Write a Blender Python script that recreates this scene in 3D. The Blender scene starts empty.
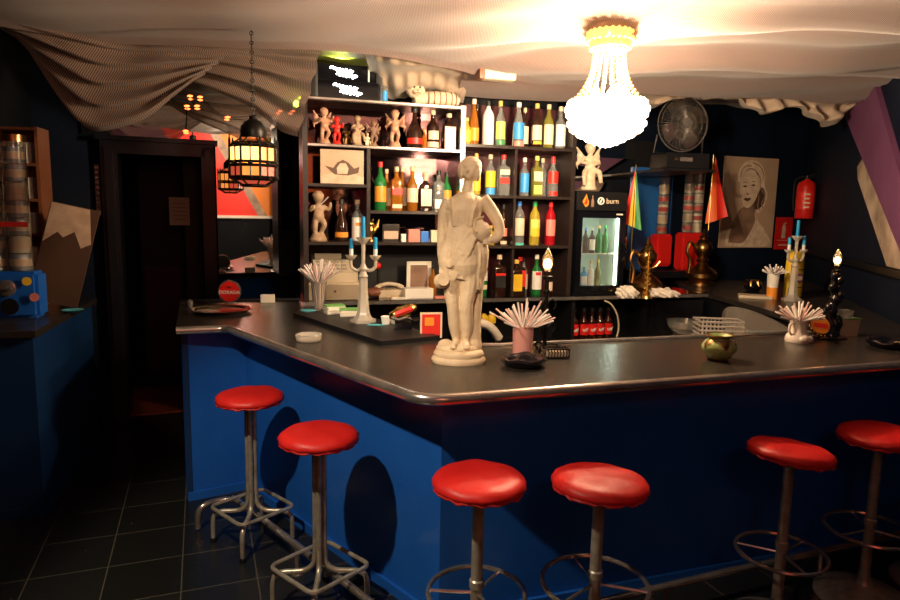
import bpy, bmesh, math, random
from mathutils import Vector, Matrix, Euler
R = math.radians
scene = bpy.context.scene
col = scene.collection
random.seed(7)

# ------------------------------------------------------------ camera, light, exposure
cam_d = bpy.data.cameras.new('camera'); cam = bpy.data.objects.new('camera', cam_d); col.objects.link(cam)
cam_d.sensor_width = 36; cam_d.lens = 650 / 900 * 36; cam_d.clip_start = .05; cam_d.clip_end = 60
cam.matrix_world = Matrix.Translation((0, 0, 1.76)) @ Matrix.Rotation(R(90 - 7.7), 4, 'X') @ Matrix.Rotation(R(1.1), 4, 'Z')
scene.camera = cam
scene.view_settings.view_transform = 'Standard'; scene.view_settings.look = 'None'
scene.view_settings.exposure = 0.0; scene.view_settings.gamma = 1; scene.view_settings.use_curve_mapping = False
world = bpy.data.worlds.new('world'); scene.world = world; world.use_nodes = True
world.node_tree.nodes['Background'].inputs[0].default_value = (.02, .012, .01, 1)
world.node_tree.nodes['Background'].inputs[1].default_value = .12

def lamp(kind, name, loc, energy, color, size=.05, aim=None, angle=120, blend=.4):
    l = bpy.data.lights.new(name, kind); l.energy = energy; l.color = color
    l.shadow_soft_size = size
    o = bpy.data.objects.new(name, l); col.objects.link(o); o.location = loc
    if kind == 'SPOT': l.spot_size = R(angle); l.spot_blend = blend
    if aim is not None: o.rotation_euler = (Vector(aim) - Vector(loc)).to_track_quat('-Z', 'Y').to_euler()
    return o
SPOT = (-1.36, 1.55, 2.73)
lamp('SPOT', 'spot_light', SPOT, 215, (1, .80, .58), .03, (-.60, 2.80, .5), 64, .5)
for k in range(3):
    lamp('POINT', 'chandelier_light', (.80 + .07 * math.cos(k * 2.1 + .4), 3.5 + .07 * math.sin(k * 2.1 + .4), 2.44), 100, (1, .74, .48), .03)
lamp('POINT', 'chandelier_light', (.80, 3.5, 2.075), 70, (1, .72, .45), .05)
lamp('POINT', 'chandelier_light', (.80, 3.5, 2.57), 90, (1, .78, .55), .03)
lamp('SPOT', 'bar_spot_light', (-.35, .45, 2.66), 230, (1, .80, .58), .04, (.25, 4.6, 1.75), 50, .5)
lamp('POINT', 'ceiling_lamp_light', (.7, -.3, 2.55), 9, (1, .66, .60), .12)  # added fill behind the camera, lifts stools and bar panel
lamp('POINT', 'lantern_light', (-1.14, 3.8, 1.98), 5, (1, .5, .16), .03)
lamp('SPOT', 'green_bulb_light', (-.83, 4.96, 2.84), 90, (.75, 1, .05), .04, (-.72, 4.5, 3.3), 100, .6)
lamp('SPOT', 'front_wall_light', (.6, .3, 3.0), 210, (1, .72, .5), .05, (-.2, -1.6, 2.2), 120, .6)  # added lamp, brightens the painted bands that the mirror shows

# ------------------------------------------------------------ materials
def pm(name, c, rough=.5, metal=0, trans=0, emit=0, ec=None, noise=None, scale=8, bump=0, bscale=60, alpha=1, coat=0, spec=.5, ior=1.45):
    m = bpy.data.materials.new(name); m.use_nodes = True
    nt = m.node_tree; b = nt.nodes['Principled BSDF']
    b.inputs['Base Color'].default_value = (*c, 1); b.inputs['Roughness'].default_value = rough
    b.inputs['Metallic'].default_value = metal; b.inputs['Transmission Weight'].default_value = trans
    b.inputs['Alpha'].default_value = alpha; b.inputs['Coat Weight'].default_value = coat
    b.inputs['Specular IOR Level'].default_value = spec; b.inputs['IOR'].default_value = ior
    if emit:
        b.inputs['Emission Color'].default_value = (*(ec or c), 1); b.inputs['Emission Strength'].default_value = emit
    if noise or bump:
        tc = nt.nodes.new('ShaderNodeTexCoord')
    if noise:
        n = nt.nodes.new('ShaderNodeTexNoise'); n.inputs['Scale'].default_value = scale; n.inputs['Detail'].default_value = 5
        r = nt.nodes.new('ShaderNodeValToRGB'); r.color_ramp.elements[0].position = .35; r.color_ramp.elements[1].position = .7
        r.color_ramp.elements[0].color = (*c, 1); r.color_ramp.elements[1].color = (*noise, 1)
        nt.links.new(tc.outputs['Object'], n.inputs['Vector']); nt.links.new(n.outputs['Fac'], r.inputs[0]); nt.links.new(r.outputs[0], b.inputs['Base Color'])
    if bump:
        n2 = nt.nodes.new('ShaderNodeTexNoise'); n2.inputs['Scale'].default_value = bscale; n2.inputs['Detail'].default_value = 3
        bp = nt.nodes.new('ShaderNodeBump'); bp.inputs['Strength'].default_value = bump; bp.inputs['Distance'].default_value = .01
        nt.links.new(tc.outputs['Object'], n2.inputs['Vector']); nt.links.new(n2.outputs['Fac'], bp.inputs['Height']); nt.links.new(bp.outputs[0], b.inputs['Normal'])
    return m
M = {}
def mat(k, *a, **kw):
    M[k] = pm(k, *a, **kw); return M[k]
mat('navy_wall', (.0035, .007, .018), .6, noise=(.005, .010, .022), scale=3, bump=.15, bscale=30, spec=.15)
mat('door_black', (.003, .003, .003), .5); mat('door_brown', (.045, .014, .008), .5)
mat('dark_wall', (.003, .004, .007), .6, noise=(.005, .006, .008), scale=4, spec=.15)
mat('black', (.006, .006, .007), .45)
mat('black_gloss', (.004, .004, .006), .12, coat=.5)
mat('black_wood', (.006, .006, .008), .3, noise=(.008, .008, .010), scale=6)
mat('shelf_wood', (.022, .016, .014), .3, noise=(.03, .02, .016), scale=9)
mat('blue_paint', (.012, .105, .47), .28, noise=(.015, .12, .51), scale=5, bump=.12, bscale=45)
mat('blue_paint_dim', (.005, .028, .10), .4, noise=(.006, .034, .115), scale=4)  # shaded copy of the bar's blue, dimness put into the colour
mat('laminate', (.022, .019, .017), .27, noise=(.034, .027, .022), scale=3, bump=.05, bscale=140)
mat('chrome', (.66, .61, .55), .22, .85, noise=(.45, .40, .36), scale=12)
mat('worn_chrome', (.60, .56, .46), .34, .6, noise=(.36, .32, .24), scale=22, bump=.1, bscale=80)
mat('steel_tray', (.62, .58, .52), .18, 1)
mat('red_satin', (.60, .014, .012), .46, noise=(.68, .02, .016), scale=5, bump=.35, bscale=16)
mat('red_seam', (.50, .012, .012), .45, bump=.6, bscale=40)
mat('red_plastic', (.62, .015, .012), .3)
mat('stone', (.66, .51, .33), .62, noise=(.54, .40, .25), scale=14, bump=.35, bscale=70)
mat('plaster', (.72, .58, .42), .6, noise=(.60, .44, .28), scale=25, bump=.3, bscale=60)
mat('pink_plaster', (.44, .20, .12), .5, noise=(.62, .38, .24), scale=24); mat('tan_plaster', (.46, .32, .20), .55, noise=(.32, .20, .12), scale=22)
mat('straw', (.88, .80, .74), .35, trans=.1)
mat('straw_pink', (.85, .55, .50), .35, trans=.1)
mat('pink_plastic', (.66, .30, .25), .35, trans=.25)
mat('clear', (.95, .93, .88), .06, trans=.96)
mat('frost', (.88, .80, .66), .26, trans=.6)
mat('porcelain', (.80, .70, .60), .25, coat=.3)
mat('green_glaze', (.22, .32, .09), .22, coat=.4, noise=(.42, .48, .20), scale=22); mat('silver_capsule', (.42, .48, .56), .2, .4)
mat('bronze', (.36, .20, .07), .3, 1, noise=(.24, .12, .04), scale=20)
mat('gold', (.75, .48, .14), .25, 1)
mat('iron', (.012, .010, .009), .4, .6)
mat('bulb_glass', (1, .45, .12), .2, emit=5, ec=(1, .30, .05))
mat('filament', (1, .7, .3), .3, emit=14, ec=(1, .55, .18))
mat('blue_wax', (.015, .30, .62), .4)
mat('white_wax', (.80, .78, .72), .5)
mat('paper', (.78, .72, .60), .8)
mat('white_plastic', (.78, .74, .66), .4)
mat('beige_plastic', (.56, .46, .32), .45)
mat('dark_beige', (.34, .27, .18), .5)
mat('green_print', (.16, .40, .10), .6)
mat('teal', (.10, .50, .60), .4)
mat('cloth_white', (.74, .66, .55), .85, bump=.8, bscale=30)
mat('mirror', (.90, .88, .86), .015, 1)
mat('smoky_mirror', (.16, .09, .10), .06, 1)
mat('wine_panel', (.060, .010, .014), .3)
mat('crystal', (1, .90, .74), .1, emit=9, ec=(1, .78, .50))
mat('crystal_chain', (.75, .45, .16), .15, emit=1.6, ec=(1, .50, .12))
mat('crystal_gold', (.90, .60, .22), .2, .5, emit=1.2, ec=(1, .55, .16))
mat('hot_bulb', (1, .95, .85), .1, emit=45, ec=(1, .82, .55))
mat('lantern_warm', (.8, .25, .05), .4, emit=1.1, ec=(1, .30, .05))
mat('lantern_hot', (.9, .5, .2), .4, emit=4.5, ec=(1, .48, .10))
mat('lantern_red', (.5, .07, .04), .4, emit=.55, ec=(.9, .13, .06))
mat('led_red', (1, .2, .05), .4, emit=5, ec=(1, .18, .04))
mat('neon_white', (1, 1, 1), .4, emit=14, ec=(.85, 1, .95))
mat('green_bulb', (.8, 1, .1), .4, emit=30, ec=(.8, 1, .08))
mat('fridge_light', (1, 1, 1), .4, emit=16, ec=(.80, 1, .86))
mat('fridge_inner', (.55, .68, .62), .4)
mat('brown_wood', (.17, .055, .025), .45, noise=(.22, .08, .035), scale=8)
mat('grey_plastic', (.32, .28, .24), .5)
mat('terracotta_tile', (.24, .05, .025), .4)
mat('red_band', (.75, .03, .02), .5); mat('orange_band', (.85, .24, .02), .5); mat('yellow_band', (.85, .62, .03), .5)
mat('purple_band', (.13, .042, .105), .55, noise=(.16, .055, .12), scale=3)
mat('sketch', (.50, .38, .28), .6, noise=(.20, .14, .10), scale=5)
mat('white_trim', (.8, .76, .68), .4)
mat('blue_door', (.02, .13, .42), .45)
mat('sepia', (.54, .36, .24), .55, noise=(.47, .31, .20), scale=4); mat('sepia_hair', (.80, .62, .46), .55, noise=(.60, .42, .28), scale=16)
mat('sepia_light', (.66, .48, .34), .6, noise=(.50, .34, .23), scale=14)
mat('sepia_mid', (.20, .11, .07), .6, noise=(.34, .20, .13), scale=7); mat('flag_orange', (.80, .12, .02), .5)
mat('sepia_dark', (.09, .045, .028), .6)
mat('amber', (.55, .20, .02), .08, trans=.55); mat('dark_glass', (.025, .010, .006), .06, coat=.5)
mat('green_glass', (.02, .22, .05), .06, trans=.35); mat('clear_glass', (.80, .84, .82), .05, trans=.85)
mat('olive_glass', (.35, .33, .06), .06, trans=.55); mat('yellow_liq', (.80, .62, .08), .06, trans=.55)
mat('red_liq', (.55, .01, .02), .06, trans=.35); mat('milk_white', (.80, .70, .68), .3); mat('cola', (.03, .006, .004), .06, coat=.5)
for k, c in dict(cap_gold=(.75, .48, .12), cap_red=(.75, .03, .03), cap_blue=(.03, .2, .7), cap_green=(.03, .4, .12), cap_black=(.015, .015, .015), cap_white=(.8, .74, .64),
                 cap_cream=(.72, .52, .34), cap_purple=(.20, .06, .24), lab_cream=(.78, .62, .44), lab_white=(.82, .78, .72), lab_yellow=(.85, .55, .03), lab_orange=(.85, .30, .03),
                 lab_red=(.72, .03, .02), lab_blue=(.04, .30, .70), lab_lime=(.60, .70, .15), lab_black=(.02, .02, .02), lab_pink=(.75, .25, .2), lab_green=(.05, .28, .08), lab_teal=(.1, .6, .5)).items():
    mat(k, c, .4)

def cloth_mat(name, c1, c2, scale, rough=.7, alpha=1.0, trans=.35, dirn='X'):
    m = bpy.data.materials.new(name); m.use_nodes = True; nt = m.node_tree; b = nt.nodes['Principled BSDF']
    tc = nt.nodes.new('ShaderNodeTexCoord'); w = nt.nodes.new('ShaderNodeTexWave'); w.bands_direction = dirn
    w.inputs['Scale'].default_value = scale; w.inputs['Distortion'].default_value = .25; w.inputs['Detail Scale'].default_value = 1.5
    r = nt.nodes.new('ShaderNodeValToRGB'); r.color_ramp.elements[0].position = .3; r.color_ramp.elements[1].position = .75
    r.color_ramp.elements[0].color = (*c1, 1); r.color_ramp.elements[1].color = (*c2, 1)
    nt.links.new(tc.outputs['UV'], w.inputs['Vector']); nt.links.new(w.outputs['Fac'], r.inputs[0]); nt.links.new(r.outputs[0], b.inputs['Base Color'])
    b.inputs['Roughness'].default_value = rough; b.inputs['Sheen Weight'].default_value = .3
    tr = nt.nodes.new('ShaderNodeBsdfTranslucent'); nt.links.new(r.outputs[0], tr.inputs[0])
    mx = nt.nodes.new('ShaderNodeMixShader'); mx.inputs[0].default_value = trans
    nt.links.new(b.outputs[0], mx.inputs[1]); nt.links.new(tr.outputs[0], mx.inputs[2])
    out = nt.nodes['Material Output']
    if alpha < 1:
        tp = nt.nodes.new('ShaderNodeBsdfTransparent'); m2 = nt.nodes.new('ShaderNodeMixShader'); m2.inputs[0].default_value = alpha
        nt.links.new(tp.outputs[0], m2.inputs[1]); nt.links.new(mx.outputs[0], m2.inputs[2]); nt.links.new(m2.outputs[0], out.inputs[0])
    else: nt.links.new(mx.outputs[0], out.inputs[0])
    M[name] = m
cloth_mat('ceiling_cloth', (.25, .155, .135), (.43, .30, .26), 26)
cloth_mat('swag_cloth', (.13, .08, .065), (.46, .31, .23), 15, alpha=.80)
cloth_mat('lace_cloth', (.50, .36, .26), (.85, .68, .50), 14, alpha=.9)

def tile_mat():
    m = bpy.data.materials.new('floor_tiles'); m.use_nodes = True; nt = m.node_tree; b = nt.nodes['Principled BSDF']
    tc = nt.nodes.new('ShaderNodeTexCoord'); mp = nt.nodes.new('ShaderNodeMapping'); mp.inputs['Location'].default_value = (.475, -3.38 , 0)
    br = nt.nodes.new('ShaderNodeTexBrick'); br.offset = 0; br.squash = 1
    br.inputs['Scale'].default_value = 1; br.inputs['Brick Width'].default_value = .34; br.inputs['Row Height'].default_value = .34
    br.inputs['Mortar Size'].default_value = .003; br.inputs['Mortar Smooth'].default_value = .1
    br.inputs['Color1'].default_value = (.010, .011, .010, 1); br.inputs['Color2'].default_value = (.014, .014, .013, 1); br.inputs['Mortar'].default_value = (.085, .078, .055, 1)
    n = nt.nodes.new('ShaderNodeTexNoise'); n.inputs['Scale'].default_value = 26; n.inputs['Detail'].default_value = 6
    r = nt.nodes.new('ShaderNodeValToRGB'); r.color_ramp.elements[0].position = .72; r.color_ramp.elements[1].position = .76
    r.color_ramp.elements[0].color = (0, 0, 0, 1); r.color_ramp.elements[1].color = (.10, .09, .07, 1)
    mx = nt.nodes.new('ShaderNodeMix'); mx.data_type = 'RGBA'; mx.blend_type = 'ADD'; mx.inputs[0].default_value = 1
    nt.links.new(tc.outputs['Object'], mp.inputs[0]); nt.links.new(mp.outputs[0], br.inputs['Vector']); nt.links.new(tc.outputs['Object'], n.inputs['Vector'])
    nt.links.new(n.outputs['Fac'], r.inputs[0]); nt.links.new(br.outputs['Color'], mx.inputs[6]); nt.links.new(r.outputs[0], mx.inputs[7])
    nt.links.new(mx.outputs[2], b.inputs['Base Color']); b.inputs['Roughness'].default_value = .3
    M['floor_tiles'] = m
tile_mat()

# ------------------------------------------------------------ mesh helpers
def box(bm, c, s, rot=None, bev=0):
    mtx = Matrix.Translation(c) @ (rot.to_matrix().to_4x4() if isinstance(rot, Euler) else (rot or Matrix.Identity(4))) @ Matrix.Diagonal((*s, 1))
    g = bmesh.ops.create_cube(bm, size=1, matrix=mtx)
    if bev:
        es = list({e for v in g['verts'] for e in v.link_edges})
        bmesh.ops.bevel(bm, geom=es, offset=bev, segments=2, affect='EDGES', profile=.7)
def lathe(bm, prof, seg=20, mtx=None, sx=1, sy=1):
    rings = []
    for r, z in prof:
        if r < 1e-5: rings.append([bm.verts.new((0, 0, z))])
        else: rings.append([bm.verts.new((r * sx * math.cos(2 * math.pi * k / seg), r * sy * math.sin(2 * math.pi * k / seg), z)) for k in range(seg)])
    for a, b in zip(rings, rings[1:]):
        for k in range(seg):
            k2 = (k + 1) % seg
            if len(a) == 1 and len(b) == 1: break
            if len(a) == 1: bm.faces.new((a[0], b[k], b[k2]))
            elif len(b) == 1: bm.faces.new((a[k], a[k2], b[0]))
            else: bm.faces.new((a[k], a[k2], b[k2], b[k]))
    if len(rings[0]) > 1: bm.faces.new(rings[0][::-1])
    if len(rings[-1]) > 1: bm.faces.new(rings[-1])
    if mtx: bmesh.ops.transform(bm, matrix=mtx, verts=[v for r in rings for v in r])
def tube(bm, pts, r, seg=8, closed=False, cap=True):
    pts = [Vector(p) for p in pts]; n = len(pts); rr = r if isinstance(r, (list, tuple)) else [r] * n
    rings = []; up = None
    for i, p in enumerate(pts):
        if closed: t = (pts[(i + 1) % n] - pts[i - 1]).normalized()
        else: t = (pts[min(i + 1, n - 1)] - pts[max(i - 1, 0)]).normalized()
        if up is None:
            up = Vector((0, 0, 1)) if abs(t.z) < .9 else Vector((1, 0, 0))
        s = t.cross(up)
        if s.length < 1e-4: s = t.cross(Vector((1, .3, 0)))
        s.normalize(); up = s.cross(t).normalized()
        rings.append([bm.verts.new(p + (s * math.cos(2 * math.pi * k / seg) + up * math.sin(2 * math.pi * k / seg)) * rr[i]) for k in range(seg)])
    m = n if closed else n - 1
    for i in range(m):
        a, b = rings[i], rings[(i + 1) % n]
        for k in range(seg): bm.faces.new((a[k], a[(k + 1) % seg], b[(k + 1) % seg], b[k]))
    if not closed and cap: bm.faces.new(rings[0][::-1]); bm.faces.new(rings[-1])
def prism(bm, poly, z0, z1, mtx=None):
    a = [bm.verts.new((x, y, z0)) for x, y in poly]; b = [bm.verts.new((x, y, z1)) for x, y in poly]; n = len(poly)
    bm.faces.new(a[::-1]); bm.faces.new(b)
    for i in range(n): bm.faces.new((a[i], a[(i + 1) % n], b[(i + 1) % n], b[i]))
    if mtx: bmesh.ops.transform(bm, matrix=mtx, verts=a + b)
def blob(bm, c, r, rot=(0, 0, 0), sub=2):
    if not hasattr(r, '__len__'): r = (r, r, r)
    bmesh.ops.create_icosphere(bm, subdivisions=sub, radius=1, matrix=Matrix.Translation(c) @ Euler(rot).to_matrix().to_4x4() @ Matrix.Diagonal((*r, 1)))
def arc(c, r, a0, a1, n, z=None, plane='xy'):
    out = []
    for k in range(n + 1):
        a = R(a0 + (a1 - a0) * k / n)
        if plane == 'xy': out.append((c[0] + r * math.cos(a), c[1] + r * math.sin(a), c[2]))
        elif plane == 'xz': out.append((c[0] + r * math.cos(a), c[1], c[2] + r * math.sin(a)))
        else: out.append((c[0], c[1] + r * math.cos(a), c[2] + r * math.sin(a)))
    return out
def smooth_pts(pts, n=6):
    P = [Vector(p) for p in pts]; out = []
    for i in range(len(P) - 1):
        p0, p1, p2, p3 = P[max(i - 1, 0)], P[i], P[i + 1], P[min(i + 2, len(P) - 1)]
        for k in range(n):
            t = k / n
            out.append(.5 * ((2 * p1) + (p2 - p0) * t + (2 * p0 - 5 * p1 + 4 * p2 - p3) * t * t + (3 * p1 - p0 - 3 * p2 + p3) * t ** 3))
    out.append(P[-1]); return out
def B(): return bmesh.new()
def obj(name, bm, m, parent=None, smooth=True, loc=None, rotz=0):
    bmesh.ops.recalc_face_normals(bm, faces=bm.faces)
    me = bpy.data.meshes.new(name); bm.to_mesh(me); bm.free()
    me.materials.append(M[m] if isinstance(m, str) else m)
    o = bpy.data.objects.new(name, me); col.objects.link(o)
    if smooth:
        for p in me.polygons: p.use_smooth = True
        try: me.set_sharp_from_angle(angle=R(42))
        except Exception: pass
    if parent: o.parent = parent
    if loc is not None: o.location = loc
    if rotz: o.rotation_euler.z = rotz
    return o
def tag(o, label, cat, group=None, kind=None):
    if label: o['label'] = label
    if cat: o['category'] = cat
    if group: o['group'] = group
    if kind: o['kind'] = kind
    return o
def thing(name, label, cat, loc=(0, 0, 0), rz=0, group=None):
    o = bpy.data.objects.new(name, None); o.empty_display_size = .05; col.objects.link(o)
    o.location = loc; o.rotation_euler = (0, 0, rz)
    return tag(o, label, cat, group)
def struct(name, bm, m, smooth=False, loc=None, rotz=0):
    o = obj(name, bm, m, None, smooth, loc, rotz); o['kind'] = 'structure'; return o
def dup(root, loc, rz=0, label=None, group=None):
    r = root.copy(); col.objects.link(r); r.location = loc; r.rotation_euler = (0, 0, rz)
    if label: r['label'] = label
    if group: r['group'] = group
    for ch in list(root.children):
        c = ch.copy(); col.objects.link(c); c.parent = r
        for g in list(ch.children):
            d = g.copy(); col.objects.link(d); d.parent = c
    return r
def sculpt(name, bm, m, voxel, parent=None, smooth_it=4, loc=None, rotz=0):
    """fuse overlapping volumes into one continuous skin"""
    bmesh.ops.recalc_face_normals(bm, faces=bm.faces)
    me = bpy.data.meshes.new(name); bm.to_mesh(me); bm.free()
    o = bpy.data.objects.new(name, me); col.objects.link(o)
    md = o.modifiers.new('r', 'REMESH'); md.mode = 'VOXEL'; md.voxel_size = voxel
    sm = o.modifiers.new('s', 'SMOOTH'); sm.factor = .5; sm.iterations = smooth_it
    bpy.context.view_layer.update()
    dg = bpy.context.evaluated_depsgraph_get()
    me2 = bpy.data.meshes.new_from_object(o.evaluated_get(dg)); o.modifiers.clear(); o.data = me2
    me2.materials.clear(); me2.materials.append(M[m])
    for p in me2.polygons: p.use_smooth = True
    if parent: o.parent = parent
    if loc is not None: o.location = loc
    if rotz: o.rotation_euler.z = rotz
    return o
def text_mesh(name, body, size, m, parent, loc, rot, depth=.0015, align='CENTER', shear=0):
    cu = bpy.data.curves.new(name, 'FONT'); cu.body = body; cu.size = size; cu.extrude = depth; cu.align_x = align; cu.align_y = 'CENTER'; cu.shear = shear
    t = bpy.data.objects.new(name, cu); col.objects.link(t); bpy.context.view_layer.update()
    me = bpy.data.meshes.new_from_object(t.evaluated_get(bpy.context.evaluated_depsgraph_get()))
    bpy.data.objects.remove(t)
    me.materials.clear(); me.materials.append(M[m])
    o = bpy.data.objects.new(name, me); col.objects.link(o); o.parent = parent; o.location = loc; o.rotation_euler = rot
    return o
def wallframe(p0, ang, at, z=0):
    """matrix: local x along a wall, local y out of the room, origin 'at' metres along from p0"""
    a = R(ang); return Matrix.Translation((p0[0] + at * math.cos(a), p0[1] + at * math.sin(a), z)) @ Matrix.Rotation(a, 4, 'Z')

# ------------------------------------------------------------ room shell
BW0, BWA = (-1.28, 5.85), 20.5           # back wall line
RW0, RWA = (2.98, 4.185), 71.96          # side wall beyond the counter
def bw(s, d=0):                           # along the back wall, d metres into the room
    a = R(BWA); return (BW0[0] + s * math.cos(a) + d * math.sin(a), BW0[1] + s * math.sin(a) - d * math.cos(a))
def rw(s, d=0):
    a = R(RWA); return (RW0[0] + s * math.cos(a) - d * math.sin(a), RW0[1] + s * math.sin(a) + d * math.cos(a))
ZC = 3.6
b = B(); box(b, (0, 0, -.05), (18, 20, .1)); fl = struct('floor', b, 'floor_tiles', loc=(0, 0, 0), rotz=R(21))
b = B(); box(b, (0, 3, ZC + .05), (14, 16, .1)); struct('ceiling', b, 'dark_wall')
# back wall with the doorway opening (door spans s -1.45 .. -.72)
DS0, DS1, DZ = -1.50, -.88, 2.17
b = B()
def wallbox(b, s0, s1, z0, z1, thick=.12, off=0):
    m = Matrix.Translation((BW0[0], BW0[1], 0)) @ Matrix.Rotation(R(BWA), 4, 'Z')
    box(b, (0, 0, 0), (1, 1, 1), rot=m @ Matrix.Translation(((s0 + s1) / 2, thick / 2 + off, (z0 + z1) / 2)) @ Matrix.Diagonal((s1 - s0, thick, z1 - z0, 1)))
wallbox(b, -2.1, DS0, 0, ZC); wallbox(b, DS1, 5.95, 0, ZC); wallbox(b, DS0, DS1, DZ, ZC)
struct('wall_back', b, 'navy_wall')
b = B(); m = Matrix.Translation((RW0[0], RW0[1], 0)) @ Matrix.Rotation(R(RWA), 4, 'Z')
box(b, (0, 0, 0), (1, 1, 1), rot=m @ Matrix.Translation((-.4, -.06, ZC / 2)) @ Matrix.Diagonal((8.8, .12, ZC, 1)))
struct('wall_right', b, 'navy_wall')
b = B(); box(b, (-3.3, 1.9, ZC / 2), (.12, 6.9, ZC)); struct('wall_left', b, 'dark_wall')
FW = 7.43                                  # wall behind the photographer, parallel to the back wall
b = B(); m = Matrix.Translation((*bw(0, FW), 0)) @ Matrix.Rotation(R(BWA), 4, 'Z')
def fwbox(b, s0, s1, z0, z1, d=0, t=.12):
    box(b, (0, 0, 0), (1, 1, 1), rot=m @ Matrix.Translation(((s0 + s1) / 2, -t / 2 + d, (z0 + z1) / 2)) @ Matrix.Diagonal((s1 - s0, t, z1 - z0, 1)))
fwbox(b, -4, 4.2, 0, ZC); struct('wall_front', b, 'dark_wall')
b = B(); fwbox(b, -3.5, 3.9, 1.42, 1.47, .06, .06); struct('trim_1', b, 'white_trim')
# diagonal painted bands above the ledge of the wall behind the photographer
def fband(s_low, w, mname, n):
    b = B(); sl = .55                # horizontal shift per metre of height
    z0, z1 = 1.47, 3.3
    pts = [(s_low, z0), (s_low + w, z0), (s_low + w - sl * (z1 - z0), z1), (s_low - sl * (z1 - z0), z1)]
    prism(b, pts, 0, .012, m @ Matrix.Rotation(R(90), 4, 'X') @ Matrix.Translation((0, 0, -.014)))
    struct('trim_%d' % n, b, mname)
for k, (s, w, mn) in enumerate([(-.72, .81, 'red_band'), (.09, .17, 'sketch'), (.26, .62, 'orange_band'), (.88, .17, 'sketch'), (1.05, .65, 'yellow_band'), (1.7, .18, 'sketch'), (1.88, .7, 'green_print'), (-1.6, .88, 'purple_band')]):
    fband(s, w, mn, k + 2)
# corridor beyond the doorway
b = B(); m2 = Matrix.Translation((BW0[0], BW0[1], 0)) @ Matrix.Rotation(R(BWA), 4, 'Z')
def bwb(b, s0, s1, y0, y1, z0, z1): box(b, (0, 0, 0), (1, 1, 1), rot=m2 @ Matrix.Translation(((s0 + s1) / 2, (y0 + y1) / 2, (z0 + z1) / 2)) @ Matrix.Diagonal((s1 - s0, y1 - y0, z1 - z0, 1)))
bwb(b, -2.3, -2.2, .12, 2.4, 0, 2.6); bwb(b, -.2, -.1, .12, 2.4, 0, 2.6); bwb(b, -2.3, -.1, 2.4, 2.5, 0, 2.6); bwb(b, -2.3, -.1, .12, 2.5, 2.6, 2.7)
struct('wall_corridor', b, 'dark_wall')
b = B(); bwb(b, -1.55, -.72, -.02, .9, .0, .012); struct('floor_threshold', b, 'terracotta_tile')
# door frame (door 1) with moulded profile
def bwpt(s, y, z): return m2 @ Vector((s, y, z))
b = B()
for s0, s1 in ((DS0 - .12, DS0), (DS1, DS1 + .10)):
    bwb(b, s0, s1, -.10, .14, 0, DZ + .08); bwb(b, s0 + .03, s1 - .03, -.125, -.10, 0, DZ + .05)
bwb(b, DS0 - .12, DS1 + .10, -.10, .14, DZ, DZ + .10); bwb(b, DS0 - .15, DS1 + .13, -.14, .14, DZ + .10, DZ + .135)
df = struct('door_1', b, 'black_wood')
# open door leaf standing inside the corridor, its lower panel of brown wood
b = B(); bwb(b, DS0 + .02, DS0 + .42, 1.3, 1.34, .02, 2.2); d2 = struct('door_2', b, 'door_black')
b = B(); bwb(b, DS0 + .05, DS0 + .40, 1.27, 1.30, .12, 1.15); bp_ = obj('lower_panel', b, 'door_brown', d2, False); bp_.matrix_parent_inverse = d2.matrix_world.inverted()
b = B(); bwb(b, DS0 + .46, DS1 - .02, .50, .54, .02, 2.2); struct('door_3', b, 'door_black')
# baseboards
b = B(); bwb(b, DS1 + .1, 5.9, -.02, 0, 0, .1); struct('baseboard_back', b, 'black')
# ledge along the side wall and its painted bands
mr = Matrix.Translation((RW0[0], RW0[1], 0)) @ Matrix.Rotation(R(RWA), 4, 'Z')
b = B(); box(b, (0, 0, 0), (1, 1, 1), rot=mr @ Matrix.Translation((1.3, .025, 1.405)) @ Matrix.Diagonal((5.2, .05, .05, 1))); struct('trim_20', b, 'black_wood')
def rband(pts, mname, n, t=.02):
    b = B(); prism(b, [(s, z) for s, z in pts], 0, t, mr @ Matrix.Rotation(R(90), 4, 'X') @ Matrix.Scale(-1, 4, (0, 0, 1))); return struct(n, b, mname)
rband([(2.3, 2.88), (.32, 1.66), (-.04, 1.44), (-.37, 1.44), (1.25, 2.9)], 'purple_band', 'trim_21', .04)
rband([(1.45, 2.2), (1.40, 2.10), (.42, 1.44), (.05, 1.44), (.32, 1.66), (1.29, 2.27)], 'sketch', 'trim_22', .03)
# ------------------------------------------------------------ ceiling fabric and swags
def sheet(name, rows, m, parent=None, uvs=(6, 6)):
    """rows: list of lists of points -> one cloth mesh with uv"""
    bm = B(); uvl = bm.loops.layers.uv.new('uv'); nr, nc = len(rows), len(rows[0])
    V = [[bm.verts.new(p) for p in r] for r in rows]
    for i in range(nr - 1):
        for j in range(nc - 1):
            f = bm.faces.new((V[i][j], V[i][j + 1], V[i + 1][j + 1], V[i + 1][j]))
            for l, (a, c) in zip(f.loops, ((i, j), (i, j + 1), (i + 1, j + 1), (i + 1, j))): l[uvl].uv = (c / (nc - 1) * uvs[0], a / (nr - 1) * uvs[1])
    me = bpy.data.meshes.new(name); bm.to_mesh(me); bm.free(); me.materials.append(M[m])
    for p in me.polygons: p.use_smooth = True
    o = bpy.data.objects.new(name, me); col.objects.link(o)
    if parent: o.parent = parent
    return o
def lerp(a, b, t): return Vector(a) * (1 - t) + Vector(b) * t
def resample(pts, n):
    P = smooth_pts(pts, 10); L = [0]
    for a, b_ in zip(P, P[1:]): L.append(L[-1] + (b_ - a).length)
    out = []; i = 0
    for k in range(n):
        d = L[-1] * k / (n - 1)
        while i < len(L) - 2 and L[i + 1] < d: i += 1
        out.append(P[i].lerp(P[i + 1], (d - L[i]) / max(1e-9, L[i + 1] - L[i])))
    return out
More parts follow.
